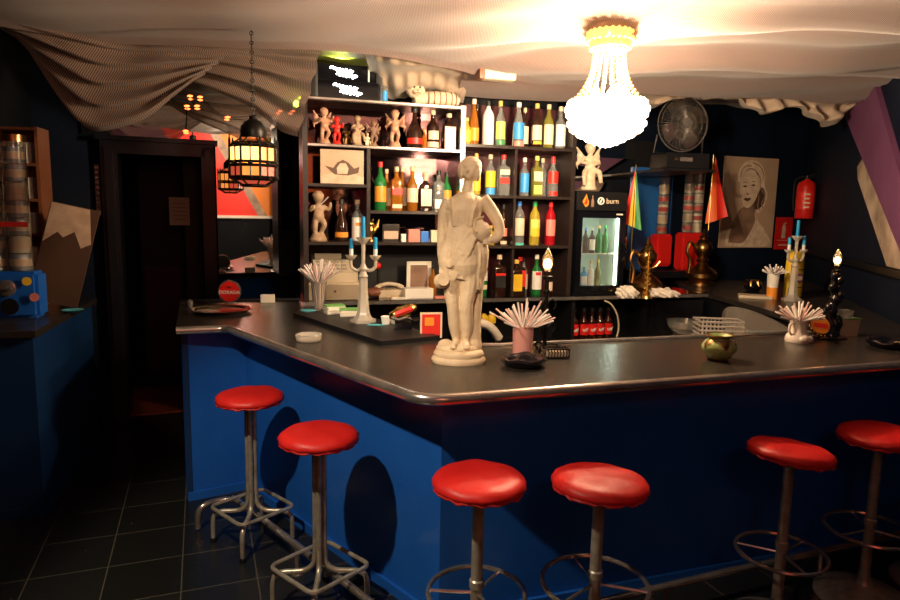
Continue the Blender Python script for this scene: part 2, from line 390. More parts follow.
EDGE = [(-3.2, 3.55, 2.79), (-2.456, 3.837, 2.76), (-2.015, 4.081, 2.75), (-1.423, 4.107, 2.75), (-.822, 4.133, 2.75), (-.351, 4.348, 2.75), (.107, 4.654, 2.74), (.808, 5.142, 2.74), (1.469, 5.317, 2.75), (2.16, 5.462, 2.76), (2.867, 5.569, 2.77), (3.6, 5.70, 2.78)]
E_ = resample(EDGE, 130)
rows = []
for i in range(70):
    t = i / 69; row = []
    for j, e in enumerate(E_):
        x0 = e.x; near = Vector((x0 * .92, .9, 2.80)); p = lerp(near, e, t)
        w = .042 * math.sin(p.y * 6.1 + 1.3 * math.sin(p.x * 1.1) + .8 * p.x) + .024 * math.sin(p.y * 14 + p.x * 3.1 + 2 * math.sin(p.x * 1.7))
        w *= min(1, max(.12, (p.x + .6) / 1.2)) if p.x < .6 else 1
        w += .012 * math.sin(p.x * 5.3 + p.y * 1.1)
        d = math.hypot(p.x - .82, p.y - 3.5); w -= .08 * math.exp(-(d / .25) ** 2)
        p.z += w * (1 - .6 * t ** 8); row.append(p)
    rows.append(row)
for j in range(130): rows[-1][j] = rows[-1][j] + Vector((0, .012, -.022))   # rolled hem
o = sheet('ceiling_drape', rows, 'ceiling_cloth', uvs=(9, 5)); tag(o, 'wide ribbed beige fabric sheet stretched under the whole ceiling around the chandelier', 'drape')
# rear sheet further up, sloping to the back wall
rows = []
for i in range(40):
    t = i / 39; row = []
    for j, e in enumerate(E_):
        s = (e.x + 1.28) / math.cos(R(BWA)); q = bw(s, .06)
        tgt = Vector((q[0], q[1], 2.98))
        p = lerp(e + Vector((0, -.05, .06)), tgt, t); p.z += .03 * math.sin(p.x * 6 + 3 * math.sin(p.y * 1.6)) * math.sin(math.pi * min(1, t * 1.05)) + .015 * math.sin(p.y * 17 + p.x * 3)
        row.append(p)
    rows.append(row)
o = sheet('ceiling_drape', rows, 'ceiling_cloth', uvs=(9, 3)); tag(o, 'second fabric sheet sloping from the drape hem up to the dark rear wall', 'drape')
def swag(upper, lower, name, label, m='swag_cloth', bulge=.16, folds=5, depth=.03, uvs=(3, 2), nr=34, nc=60, gather=0):
    U, L = resample(upper, nc), resample(lower, nc); rows = []
    for i in range(nr):
        t = i / (nr - 1); row = []
        for j in range(nc):
            p = lerp(U[j], L[j], t); s = j / (nc - 1)
            p.y -= bulge * math.sin(math.pi * s) * math.sin(math.pi * .5 * t) * .6 - depth * math.sin(folds * math.pi * 2 * (t ** .8) + 1.5 * math.sin(s * math.pi))
            p.z += depth * .6 * math.cos(folds * math.pi * 2 * (t ** .8)) * math.sin(math.pi * s)
            if gather: p.y += depth * math.sin(s * gather * 2 * math.pi) * (.4 + .6 * t)
            row.append(p)
        rows.append(row)
    o = sheet(name, rows, m, uvs=uvs); return tag(o, label, 'drape')
swag([(-2.70, 3.75, 2.80), (-2.35, 3.85, 2.77), (-2.015, 4.10, 2.75), (-1.75, 4.15, 2.75), (-1.42, 4.25, 2.72)],
     [(-2.73, 4.25, 2.86), (-2.60, 4.3, 2.62), (-2.43, 4.3, 2.34), (-2.31, 4.3, 2.215), (-2.15, 4.3, 2.225), (-1.955, 4.3, 2.305), (-1.80, 4.3, 2.44), (-1.64, 4.3, 2.58)],
     'fabric_swag', 'deep sagging striped net swag hanging over the dark doorway', folds=5, depth=.035, uvs=(2.2, 5))
swag([(-2.10, 4.15, 2.80), (-1.8, 4.2, 2.77), (-1.42, 4.25, 2.77), (-1.1, 4.3, 2.77), (-.85, 4.3, 2.77)],
     [(-2.18, 4.6, 2.88), (-2.007, 4.6, 2.70), (-1.807, 4.6, 2.594), (-1.57, 4.6, 2.506), (-1.366, 4.6, 2.417), (-1.196, 4.6, 2.29), (-1.06, 4.55, 2.25)],
     'fabric_swag', 'striped net swag falling diagonally behind the hanging lantern towards the bottle shelves', folds=4, depth=.03, uvs=(2.4, 4))
swag([(-.62, 4.55, 2.86), (-.4, 4.5, 2.80), (-.1, 4.65, 2.80), (.12, 4.75, 2.78)],
     [(-.59, 5.14, 2.63), (-.42, 5.19, 2.60), (-.19, 5.26, 2.66), (-.03, 5.31, 2.62), (.075, 5.34, 2.62)],
     'fabric_swag', 'pale lace swag bunched above the striped cat ornament', m='lace_cloth', folds=2, depth=.03, uvs=(3, 2), gather=7)
swag([(1.50, 5.45, 2.80), (2.16, 5.55, 2.81), (2.87, 5.65, 2.82), (3.42, 5.75, 2.83)],
     [(1.50, 5.9, 2.66), (1.75, 5.9, 2.69), (1.93, 5.9, 2.76), (2.20, 5.9, 2.76), (2.42, 5.9, 2.76), (2.62, 5.9, 2.65), (2.76, 5.9, 2.64), (2.90, 5.9, 2.70), (3.05, 5.9, 2.67), (3.22, 5.9, 2.57), (3.33, 5.9, 2.57), (3.46, 5.9, 2.69), (3.50, 5.9, 2.80)],
     'fabric_swag', 'scalloped ruffled fabric border above the fan and portrait poster', m='lace_cloth', folds=2, depth=.05, uvs=(6, 2), gather=11, nc=150)

swag([(.06, 4.72, 2.76), (.45, 4.92, 2.755), (.80, 5.18, 2.76), (1.05, 5.26, 2.77)],
     [(.03, 5.24, 2.66), (.35, 5.34, 2.655), (.70, 5.45, 2.665), (.98, 5.53, 2.68)],
     'fabric_swag', 'smooth pale cloth panel sloping down behind the top row of bottles', m='ceiling_cloth', bulge=0, folds=1, depth=.012, uvs=(2, 1))
# ------------------------------------------------------------ large mirror on the rear wall beside the doorway
b = B()
prism(b, [(-1.75, DZ + .145), (DS1 + .115, DZ + .145), (DS1 + .115, .92), (.32, .92), (.32, 3.0), (-1.75, 3.0)], 0, .012, m2 @ Matrix.Rotation(R(90), 4, 'X') @ Matrix.Translation((0, 0, .012)))
t = thing('wall_mirror', 'large frameless mirror covering the rear wall around the doorway', 'mirror')
o = obj('mirror_glass', b, 'mirror', t, False)
piv = m2 @ Vector((0, 0, 1.6)); ax = (m2.to_3x3() @ Vector((1, 0, 0)))
o.data.transform(Matrix.Translation(piv) @ Matrix.Rotation(R(.57), 4, ax) @ Matrix.Translation(-piv))
b = B(); bwb(b, DS1 + .14, .32, -.05, -.005, .885, .915); obj('lower_rail', b, 'black_wood', t, False)
b = B()
prism(b, [(2.45, 1.2), (3.42, 1.2), (3.42, 2.35), (2.45, 2.35)], 0, .012, m2 @ Matrix.Rotation(R(90), 4, 'X') @ Matrix.Translation((0, 0, .012)))
o = obj('wall_mirror', b, 'mirror', None, False); tag(o, 'small wall mirror behind the cherub on top of the drinks fridge', 'mirror')
# red led string: glowing blobs before the mirror imitate reflected lights
t = thing('led_rope_light', 'string of small red orange lights glowing between mirror and drapes', 'string lights')
LP = [(-.99, 2.37), (-.974, 2.567), (-.948, 2.647), (-.898, 2.573), (-.873, 2.645), (-.665, 2.50), (-.244, 2.579), (-.137, 2.586)]
pts = [m2 @ Vector((s, -.12, z)) for s, z in LP]
b = B(); tube(b, smooth_pts(pts, 3), .003, 5); obj('cable', b, 'black', t)
for p in pts:
    b = B(); blob(b, p, (.026, .012, .010), sub=1); obj('led', b, 'led_red', t)

# ------------------------------------------------------------ back-bar shelving (own frame: u along, d deep, z up)
SO, SA = (-1.055, 4.659), R(17)
def SH(u, d, z): return (SO[0] + u * math.cos(SA) - d * math.sin(SA), SO[1] + u * math.sin(SA) + d * math.cos(SA), z)
MS = Matrix.Translation((SO[0], SO[1], 0)) @ Matrix.Rotation(SA, 4, 'Z')
def part(name, boxes, m, parent, bev=0, smooth=False):
    b = B()
    for (u0, u1, d0, d1, z0, z1) in boxes: box(b, ((u0 + u1) / 2, (d0 + d1) / 2, (z0 + z1) / 2), (u1 - u0, d1 - d0, z1 - z0), bev=bev)
    return obj(name, b, m, parent, smooth)
LED = 1.10
SZ = [2.205, 1.765, 1.535]      # left unit shelf tops after scaling
t = thing('bottle_shelf', 'tall black open shelving with mirrored back holding cherubs and whisky bottles', 'shelving', (SO[0], SO[1], 0), SA)
Z1, Z2, Z3 = 2.225, 1.762, 1.53
part('side_panel', [(0, .035, 0, .36, LED, 2.54)], 'shelf_wood', t); part('side_panel', [(1.165, 1.20, 0, .36, LED, 2.55)], 'chrome', t)
part('shelf_board', [(0, 1.165, 0, .36, 2.52, 2.545)], 'shelf_wood', t); part('shelf_board', [(.035, 1.165, 0, .34, Z1 - .022, Z1)], 'shelf_wood', t)
part('shelf_board', [(.46, 1.165, 0, .34, Z2 - .022, Z2)], 'shelf_wood', t); part('shelf_board', [(.035, .46, 0, .34, 1.945 - .02, 1.945)], 'shelf_wood', t)
part('shelf_board', [(.035, 1.165, 0, .34, Z3 - .022, Z3)], 'shelf_wood', t)
part('divider', [(.455, .48, 0, .34, Z3, Z1 - .022)], 'shelf_wood', t)
part('back_panel', [(.035, 1.165, .34, .355, Z3, 2.52)], 'smoky_mirror', t); part('back_panel', [(.035, 1.165, .34, .355, LED, Z3)], 'black', t)
part('edge_strip', [(.035, 1.165, -.006, 0, Z1 - .018, Z1 - .004)], 'chrome', t); part('edge_strip', [(.035, 1.165, -.006, 0, 2.527, 2.54)], 'chrome', t)
t = thing('bottle_shelf', 'dark four-tier bottle shelving with central upright between steel post and fridge', 'shelving', (SO[0], SO[1], 0), SA)
Y1, Y2, Y3 = 2.275, 1.897, 1.508
part('side_panel', [(2.095, 2.13, 0, .36, LED, 2.62)], 'shelf_wood', t)
part('divider', [(1.615, 1.635, .02, .34, LED, Y1 - .022)], 'shelf_wood', t)
for z in (Y1, Y2, Y3): part('shelf_board', [(1.20, 2.095, 0, .34, z - .022, z)], 'shelf_wood', t)
part('back_panel', [(1.20, 2.095, .34, .355, LED, 2.62)], 'wine_panel', t)
# partition wall behind the shelves
b = B(); box(b, (1.15, .42, 1.36), (1.96, .10, 2.72)); struct('wall_partition', b, 'dark_wall', loc=(SO[0], SO[1], 0), rotz=SA)
# back counter and cupboards under it
t = thing('back_counter', 'long black back counter running under the shelves and fridge', 'counter', (SO[0], SO[1], 0), SA)
part('worktop', [(-.02, 3.45, -.03, .62, LED - .035, LED)], 'black_gloss', t); part('worktop_edge', [(-.02, 3.45, -.038, -.03, LED - .03, LED - .004)], 'chrome', t)
part('lower_shelf', [(0, 3.4, .02, .36, .665, .69)], 'black', t); part('back_board', [(0, 3.4, .345, .365, 0, LED - .035)], 'black', t)
for u in (0, 1.2, 2.15, 2.9, 3.4): part('upright', [(u, u + .03, .0, .345, 0, LED - .035)], 'black', t)
part('door', [(0.03, 1.2, -.0, .02, .02, .66)], 'black_wood', t); part('door', [(1.23, 2.15, -.0, .02, .02, .66)], 'black_wood', t); part('door', [(2.93, 3.4, -.0, .02, .02, 1.04)], 'black_wood', t)

# ------------------------------------------------------------ bar counter
T = 1.08
P_L, P_LB, P_C, P_R = Vector((-1.56, 3.65)), Vector((-1.30, 3.75)), Vector((-.087, 2.355)), Vector((2.66, 3.262))
def round_corner(a, p, c, r, n=6):
    u = (a - p).normalized() * r; v = (c - p).normalized() * r
    return [(p + u * (1 - t) ** 2 + v * t ** 2) for t in [k / n for k in range(n + 1)]]
front = [P_L] + round_corner(P_L, P_LB, P_C, .06) + round_corner(P_LB, P_C, P_R, .10, 8) + [P_R]
def rwp(s, d=.005): return Vector(rw(s, d))
inner = [rwp(3.2), Vector((2.42, 7.02)), Vector((2.30, 6.48)), Vector((2.40, 4.45)), Vector((2.34, 3.93)), Vector((1.963, 3.803)), Vector((1.303, 3.614)), Vector((.263, 3.294)), Vector((.08, 3.27)), Vector((-.02, 3.40)), Vector((-.95, 4.50)), Vector((-1.12, 4.87)), Vector((-1.95, 4.64))]
poly = front + inner
t = thing('bar_counter', 'L-shaped blue bar with dark laminate top and rounded steel edge', 'bar counter')
from mathutils.geometry import tessellate_polygon
b = B(); lo = [b.verts.new((p.x, p.y, T - .04)) for p in poly]; hi = [b.verts.new((p.x, p.y, T)) for p in poly]
for tri in tessellate_polygon([[Vector((p.x, p.y, 0)) for p in poly]]):
    b.faces.new([hi[i] for i in tri]); b.faces.new([lo[i] for i in tri][::-1])
for i in range(len(poly)): b.faces.new((lo[i], lo[(i + 1) % len(poly)], hi[(i + 1) % len(poly)], hi[i]))
obj('bar_top', b, 'laminate', t, False)
b = B(); tube(b, [(p.x, p.y, T - .022) for p in front], .024, 12); obj('steel_edge', b, 'chrome', t)
b = B(); tube(b, [(p.x, p.y, T + .004) for p in inner[4:9]], .012, 8); obj('inner_rail', b, 'chrome', t)
b = B(); tube(b, [(p.x, p.y, T + .004) for p in inner[-2:]], .014, 8); obj('rear_rail', b, 'black_wood', t)
def inset(path, e):
    out = []
    for i, p in enumerate(path):
        ns = []
        for a, c in ((path[i - 1], p) if i > 0 else (None, None), (p, path[i + 1]) if i < len(path) - 1 else (None, None)):
            if a is not None:
                d = (c - a).normalized(); ns.append(Vector((-d.y, d.x)))
        n = sum(ns, Vector((0, 0))).normalized(); k = 1 / max(.5, n.dot(ns[0])); out.append(p + n * e * k)
    return out
base = [P_L, P_LB, P_C, P_R]; f1 = inset(base, .20); f1[0] = P_L + (f1[0] - P_L) * .45 + Vector((.03, 0)); f1[1] = P_LB + (f1[1] - P_LB) * .75
f2 = [p + (q - p) * 0 for p, q in zip(f1, f1)]
f2 = inset(f1, .04)
b = B()
vs = [(b.verts.new((p.x, p.y, .0)), b.verts.new((p.x, p.y, T - .04)), b.verts.new((q.x, q.y, .0)), b.verts.new((q.x, q.y, T - .04))) for p, q in zip(f1, f2)]
for a, c in zip(vs, vs[1:]):
    b.faces.new((a[0], c[0], c[1], a[1])); b.faces.new((a[2], a[3], c[3], c[2])); b.faces.new((a[1], c[1], c[3], a[3])); b.faces.new((a[0], a[2], c[2], c[0]))
for v in (vs[0], vs[-1]): b.faces.new((v[0], v[1], v[3], v[2]))
obj('front_panel', b, 'blue_paint', t, False)
def slab(pts, e, z0, z1, m, name, parent):
    a, c = pts, inset(pts, e); b = B(); prism(b, [(p.x, p.y) for p in a] + [(p.x, p.y) for p in c[::-1]], z0, z1); return obj(name, b, m, parent, False)
slab(inset(f1, -.02), .018, 0, .05, 'blue_paint', 'plinth_strip', t)
# end panel at the far end and inner carcass
b = B(); L0 = f1[0]; L1 = Vector((-1.93, 4.60)); d = (L1 - L0).normalized(); n_ = Vector((d.y, -d.x)) * .03
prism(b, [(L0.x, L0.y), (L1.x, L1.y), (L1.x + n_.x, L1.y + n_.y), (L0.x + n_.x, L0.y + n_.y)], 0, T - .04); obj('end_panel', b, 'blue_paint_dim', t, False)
ic = [Vector((2.30, 3.95)), Vector((1.95, 3.84)), Vector((.25, 3.33)), Vector((.0, 3.42))]
slab([v + Vector((0, -.06)) for v in ic], .02, 0, T - .04, 'black', 'rear_panel', t)
ic = [Vector((2.45, 6.9)), Vector((2.34, 6.48)), Vector((2.44, 4.45)), Vector((2.40, 4.0))]
slab(ic, .02, 0, T - .04, 'black', 'rear_panel', t)
# foot rail
t = thing('foot_rail', 'polished steel foot rail along the bottom of the bar', 'foot rail')
rp = [(-1.36, 3.37, .012), (-1.355, 3.372, .10), (-1.33, 3.39, .135), (-1.27, 3.44, .14), (-1.20, 3.455, .14), (-1.12, 3.40, .14), (-.40, 2.62, .14), (-.10, 2.28, .14)]
b = B(); tube(b, smooth_pts(rp, 6), .017, 10); obj('rail', b, 'chrome', t)
r2 = [(.02, 2.30, .14), (1.321, 2.815, .14), (2.379, 3.211, .14), (2.70, 3.33, .14)]
b = B(); tube(b, r2, .017, 10); obj('rail', b, 'chrome', t)
for (x, y) in ((-.72, 2.967), (.45, 2.47), (.98, 2.68), (1.85, 3.01)):
    b = B(); tube(b, [(x, y, .006), (x, y, .135)], .012, 8); lathe(b, [(.035, 0), (.03, .008), (0, .01)], 12, Matrix.Translation((x, y, 0))); obj('support_post', b, 'chrome', t)

# ------------------------------------------------------------ bar stools
def seat_parts(t, tilt=(0, 0), r=.172):
    b = B(); seed = random.random() * 9
    prof = [(0, .052), (.06, .052), (.11, .050), (.145, .044), (.163, .034), (.170, .020), (.170, .012), (.164, .004), (.12, .002), (0, .002)]
    lathe(b, [(p[0] * r / .17, p[1]) for p in prof], 40)
    for v in b.verts:
        a = math.atan2(v.co.y, v.co.x); rr = v.co.xy.length
        if v.co.z < .03 and rr > .1: k = 1 + .012 * math.sin(a * 17 + seed) + .010 * math.sin(a * 29 + seed * 2); v.co.x *= k; v.co.y *= k
        if v.co.z > .02: v.co.z += .003 * math.sin(v.co.x * 40 + seed) * math.sin(v.co.y * 31)
    s = obj('seat', b, 'red_satin', t); s.location = (0, 0, .772); s.rotation_euler = (tilt[0], tilt[1], seed)
    b = B()
    pts = [((r * .955 + .003 * math.sin(a * 9)) * math.cos(a), (r * .955 + .003 * math.sin(a * 9)) * math.sin(a), .002 + .0022 * math.sin(a * 23 + seed) + .0025 * math.sin(a * 14)) for a in [2 * math.pi * k / 80 for k in range(80)]]
    tube(b, pts, .006, 6, closed=True); h = obj('gathered_hem', b, 'red_seam', s)
    return s
def leg_stool(x, y, rz, label):
    t = thing('bar_stool', label, 'stool', (x, y, 0), rz, 'red bar stools along the bar')
    seat_parts(t)
    for k in range(4):
        a = k * math.pi / 2; ca, sa = math.cos(a), math.sin(a)
        path = [(.019, .76), (.019, .45), (.020, .26), (.030, .205), (.065, .178), (.11, .172), (.160, .170), (.194, .155), (.206, .12), (.208, .05), (.208, .012)]
        b = B(); tube(b, smooth_pts([(p[0] * ca, p[0] * sa, p[1]) for p in path], 4), .0125, 10); lg = obj('leg', b, 'worn_chrome', t)
        b = B(); lathe(b, [(.016, 0), (.016, .02), (.013, .024)], 12, Matrix.Translation((.208 * ca, .208 * sa, 0))); obj('foot_cap', b, 'black', lg)
    cs = [Vector((.222 * math.cos(k * math.pi / 2), .222 * math.sin(k * math.pi / 2))) for k in range(4)]; pts = []
    for k in range(4): pts += [(q.x, q.y, .197) for q in round_corner(cs[k - 1], cs[k], cs[(k + 1) % 4], .045, 6)]
    b = B(); tube(b, pts, .010, 8, closed=True); obj('footrest', b, 'worn_chrome', t)
    b = B(); lathe(b, [(.0, .745), (.03, .735), (.085, .762), (.085, .770), (0, .772)], 20); obj('seat_plate', b, 'iron', t)
    return t
leg_stool(-1.025, 3.262, R(3), 'red satin bar stool on four bent legs at the doorway end of the bar')
leg_stool(-.553, 2.695, R(4), 'red satin bar stool on four bent legs nearer the bar corner')
def ring_stool(x, y, zr, rr, rz, label, tilt=(0, 0), r=.172):
    t = thing('bar_stool', label, 'stool', (x, y, 0), rz, 'red bar stools along the bar')
    seat_parts(t, tilt, r)
    b = B(); lathe(b, [(.022, .05), (.022, zr + .02), (.027, zr + .022), (.027, zr + .05), (.0215, zr + .055), (.0215, .73), (.06, .755), (.06, .770), (0, .770)], 20); obj('post', b, 'worn_chrome', t)
    b = B(); tube(b, arc((0, 0, zr), rr, 0, 360 - 7.5, 47), .009, 8, closed=True); f = obj('footrest', b, 'chrome', t)
    for k in range(3):
        a = R(40 + 120 * k)
        b = B(); tube(b, [(.02 * math.cos(a), .02 * math.sin(a), zr), (rr * math.cos(a), rr * math.sin(a), zr)], .006, 6); obj('spoke', b, 'chrome', f)
    b = B(); lathe(b, [(.205, 0), (.205, .006), (.195, .018), (.15, .04), (.09, .06), (.04, .075), (.026, .10), (.024, .14), (0, .14)], 40); obj('dome_base', b, 'worn_chrome', t)
    return t
ring_stool(.119, 2.255, .358, .180, .3, 'red satin pedestal bar stool right at the corner of the bar', r=.172)
ring_stool(.560, 2.262, .40, .195, 1.1, 'red satin pedestal bar stool with a wrinkled dented cover, second from the bar corner', tilt=(.03, .03), r=.176)
ring_stool(1.437, 2.615, .345, .178, 2.0, 'dim red pedestal bar stool with tilted seat standing apart beyond the corner pair', tilt=(.0, .10), r=.170)
ring_stool(1.965, 2.85, .34, .185, .7, 'shadowy red pedestal bar stool with big domed chrome base at the picture edge', tilt=(.03, .03), r=.172)
t_ = ring_stool(2.42, 2.98, .36, .185, .7, 'bar stool of which only its chrome foot ring shows beyond the other stools', r=.172)
# ------------------------------------------------------------ chandelier
t = thing('chandelier', 'glowing crystal chandelier hanging from the fabric ceiling over the bar', 'chandelier', (.80, 3.5, 0))
def beads(b, pts, r, sub=1):
    for p in pts: blob(b, p, r, sub=sub)
b = B(); lathe(b, [(.0, 2.60), (.085, 2.60), (.105, 2.64), (.105, 2.68), (.085, 2.70), (0, 2.70)], 24); obj('crown', b, 'crystal_gold', t)
b = B()
for z, r in ((2.615, .098), (2.65, .118), (2.685, .112)): beads(b, [(r * math.cos(2 * math.pi * k / 22), r * math.sin(2 * math.pi * k / 22), z) for k in range(22)], .014)
obj('crown_beads', b, 'crystal_chain', t)
for k in range(16):
    a = 2 * math.pi * k / 16; b = B(); pts = []
    for i in range(15):
        f = i / 14; r = .080 + .105 * f ** 2.6; pts.append((r * math.cos(a), r * math.sin(a), 2.61 - .27 * f))
    beads(b, pts, .0095); obj('bead_strand', b, 'crystal_chain', t)
for z, r, n, br in ((2.335, .192, 32, .018), (2.306, .203, 34, .019), (2.278, .196, 32, .018), (2.232, .190, 30, .018), (2.205, .174, 28, .018), (2.18, .138, 22, .018), (2.158, .095, 16, .018), (2.142, .060, 10, .017), (2.13, .025, 5, .016)):
    b = B(); beads(b, [(r * math.cos(2 * math.pi * k / n), r * math.sin(2 * math.pi * k / n), z) for k in range(n)], (br, br, br * 1.1)); obj('crystal_tier', b, 'crystal', t)
b = B(); lathe(b, [(.185, 2.32), (.192, 2.35), (.185, 2.355), (.175, 2.32)], 32); obj('ring', b, 'crystal_gold', t)
for k in range(5):
    a = 2 * math.pi * k / 5; b = B(); lathe(b, [(0, 0), (.016, .01), (.02, .035), (.010, .07), (0, .085)], 10, Matrix.Translation((.09 * math.cos(a), .09 * math.sin(a), 2.34))); obj('bulb', b, 'hot_bulb', t)
b = B(); tube(b, [(0, 0, 2.69), (0, 0, 3.6)], .006, 6); obj('chain', b, 'iron', t)

# ------------------------------------------------------------ pierced metal lantern
t = thing('hanging_lantern', 'pierced dark metal lantern with amber glass on a long chain', 'lantern', (-1.14, 3.8, .055), R(8))
def ngon(r, z, n=8, o=.5): return [(r * math.cos(2 * math.pi * (k + o) / n), r * math.sin(2 * math.pi * (k + o) / n), z) for k in range(n)]
b = B()
for z, r in ((2.068, .118), (2.052, .135), (1.965, .135), (1.945, .135), (1.88, .135), (1.868, .12), (1.835, .070)): tube(b, ngon(r, z), .0085, 5, closed=True)
for k in range(8):
    a = 2 * math.pi * (k + .5) / 8; c, s = math.cos(a), math.sin(a)
    tube(b, [(.135 * c, .135 * s, 1.872), (.135 * c, .135 * s, 2.085)], .0075, 5); tube(b, [(.135 * c, .135 * s, 2.085), (.135 * c, .135 * s, 2.110)], [.008, .001], 5)
    tube(b, [(.135 * c, .135 * s, 1.872), (.070 * c, .07 * s, 1.838)], .005, 5); tube(b, [(.118 * c, .118 * s, 2.068), (.066 * c, .066 * s, 2.10)], .005, 5)
    a2 = 2 * math.pi * k / 8; c, s = math.cos(a2) * .125, math.sin(a2) * .125
    tube(b, [(c, s, 1.95), (c, s, 2.06)], .0045, 4); tube(b, [(c, s, 1.875), (c, s, 1.945)], .0045, 4)
    for z in (1.957, 2.058, 1.877):
        blob(b, (c, s, z), (.016, .016, .012), sub=1)
obj('metal_frame', b, 'iron', t)
b = B(); lathe(b, [(.070, 2.10), (.074, 2.13), (.070, 2.165), (.045, 2.195), (.025, 2.205), (.020, 2.225), (.0, 2.225)], 16); lathe(b, [(.07, 2.095), (.08, 2.10), (.07, 2.106)], 16); obj('dome', b, 'iron', t)
b = B(); lathe(b, [(0, 1.828), (.085, 1.832), (.085, 1.838), (0, 1.838)], 8); obj('bottom_plate', b, 'iron', t)
for k in range(8):
    a = 2 * math.pi * k / 8; mt = Matrix.Rotation(a, 4, 'Z')
    hot = k in (5, 6)
    b = B(); box(b, (0, 0, 0), (.003, .094, .080), rot=mt @ Matrix.Translation((.121, 0, 2.008))); obj('glass_pane', b, 'lantern_hot' if hot else 'lantern_warm', t, False)
    b = B(); box(b, (0, 0, 0), (.003, .094, .062), rot=mt @ Matrix.Translation((.121, 0, 1.912))); obj('glass_pane', b, 'lantern_warm' if k % 3 == 0 else 'lantern_red', t, False)
b = B(); lathe(b, [(.064, 1.842), (.112, 1.872)], 8, Matrix.Rotation(R(22.5), 4, 'Z')); obj('lower_glass', b, 'lantern_red', t, False)
b = B(); z = 2.225
while z < 2.66:
    tube(b, arc((0, 0, z + .016), .010, 0, 330, 11, plane='xz' if int(z * 1000) % 52 < 26 else 'yz'), .0028, 4, closed=True); z += .0255
tube(b, [(0, 0, 2.225), (0, 0, 2.70)], .0022, 4)
obj('chain', b, 'iron', t)

# ceiling spot fixture that lights the stools
t = thing('ceiling_spotlight', 'black ceiling spotlight aimed at the bar stools', 'spotlight', (SPOT[0], SPOT[1], 0))
b = B(); lathe(b, [(.045, 2.755), (.05, 2.755), (.05, 2.80), (.03, 2.82), (0, 2.82), (0, 2.81), (.045, 2.79)], 16); obj('housing', b, 'black', t)
t2 = thing('ceiling_spotlight', 'black ceiling spotlight aimed at the rainbow bands of the wall', 'spotlight', (.6, .3, 0))  # unseen housing made up for the added wall light
b = B(); lathe(b, [(0, 3.05), (.05, 3.05), (.05, 3.10), (.012, 3.12), (.012, 3.6), (0, 3.6)], 16); obj('housing', b, 'black', t2)

t3 = thing('ceiling_lamp', 'small frosted globe lamp hanging behind the photographer', 'lamp', (.7, -.3, 0))  # unseen fixture made up to carry the added fill
b = B(); tube(b, [(0, 0, 2.70), (0, 0, 3.6)], .006, 6); lathe(b, [(0, 2.72), (.05, 2.72), (.05, 2.74), (0, 2.76)], 16); obj('stem', b, 'black', t3)
t4 = thing('ceiling_spotlight', 'black ceiling spotlight aimed at the statue and bottle shelves', 'spotlight', (-.35, .45, 0))
b = B(); lathe(b, [(0, 2.70), (.05, 2.70), (.05, 2.76), (.012, 2.78), (.012, 3.6), (0, 3.6)], 16); obj('housing', b, 'black', t4)
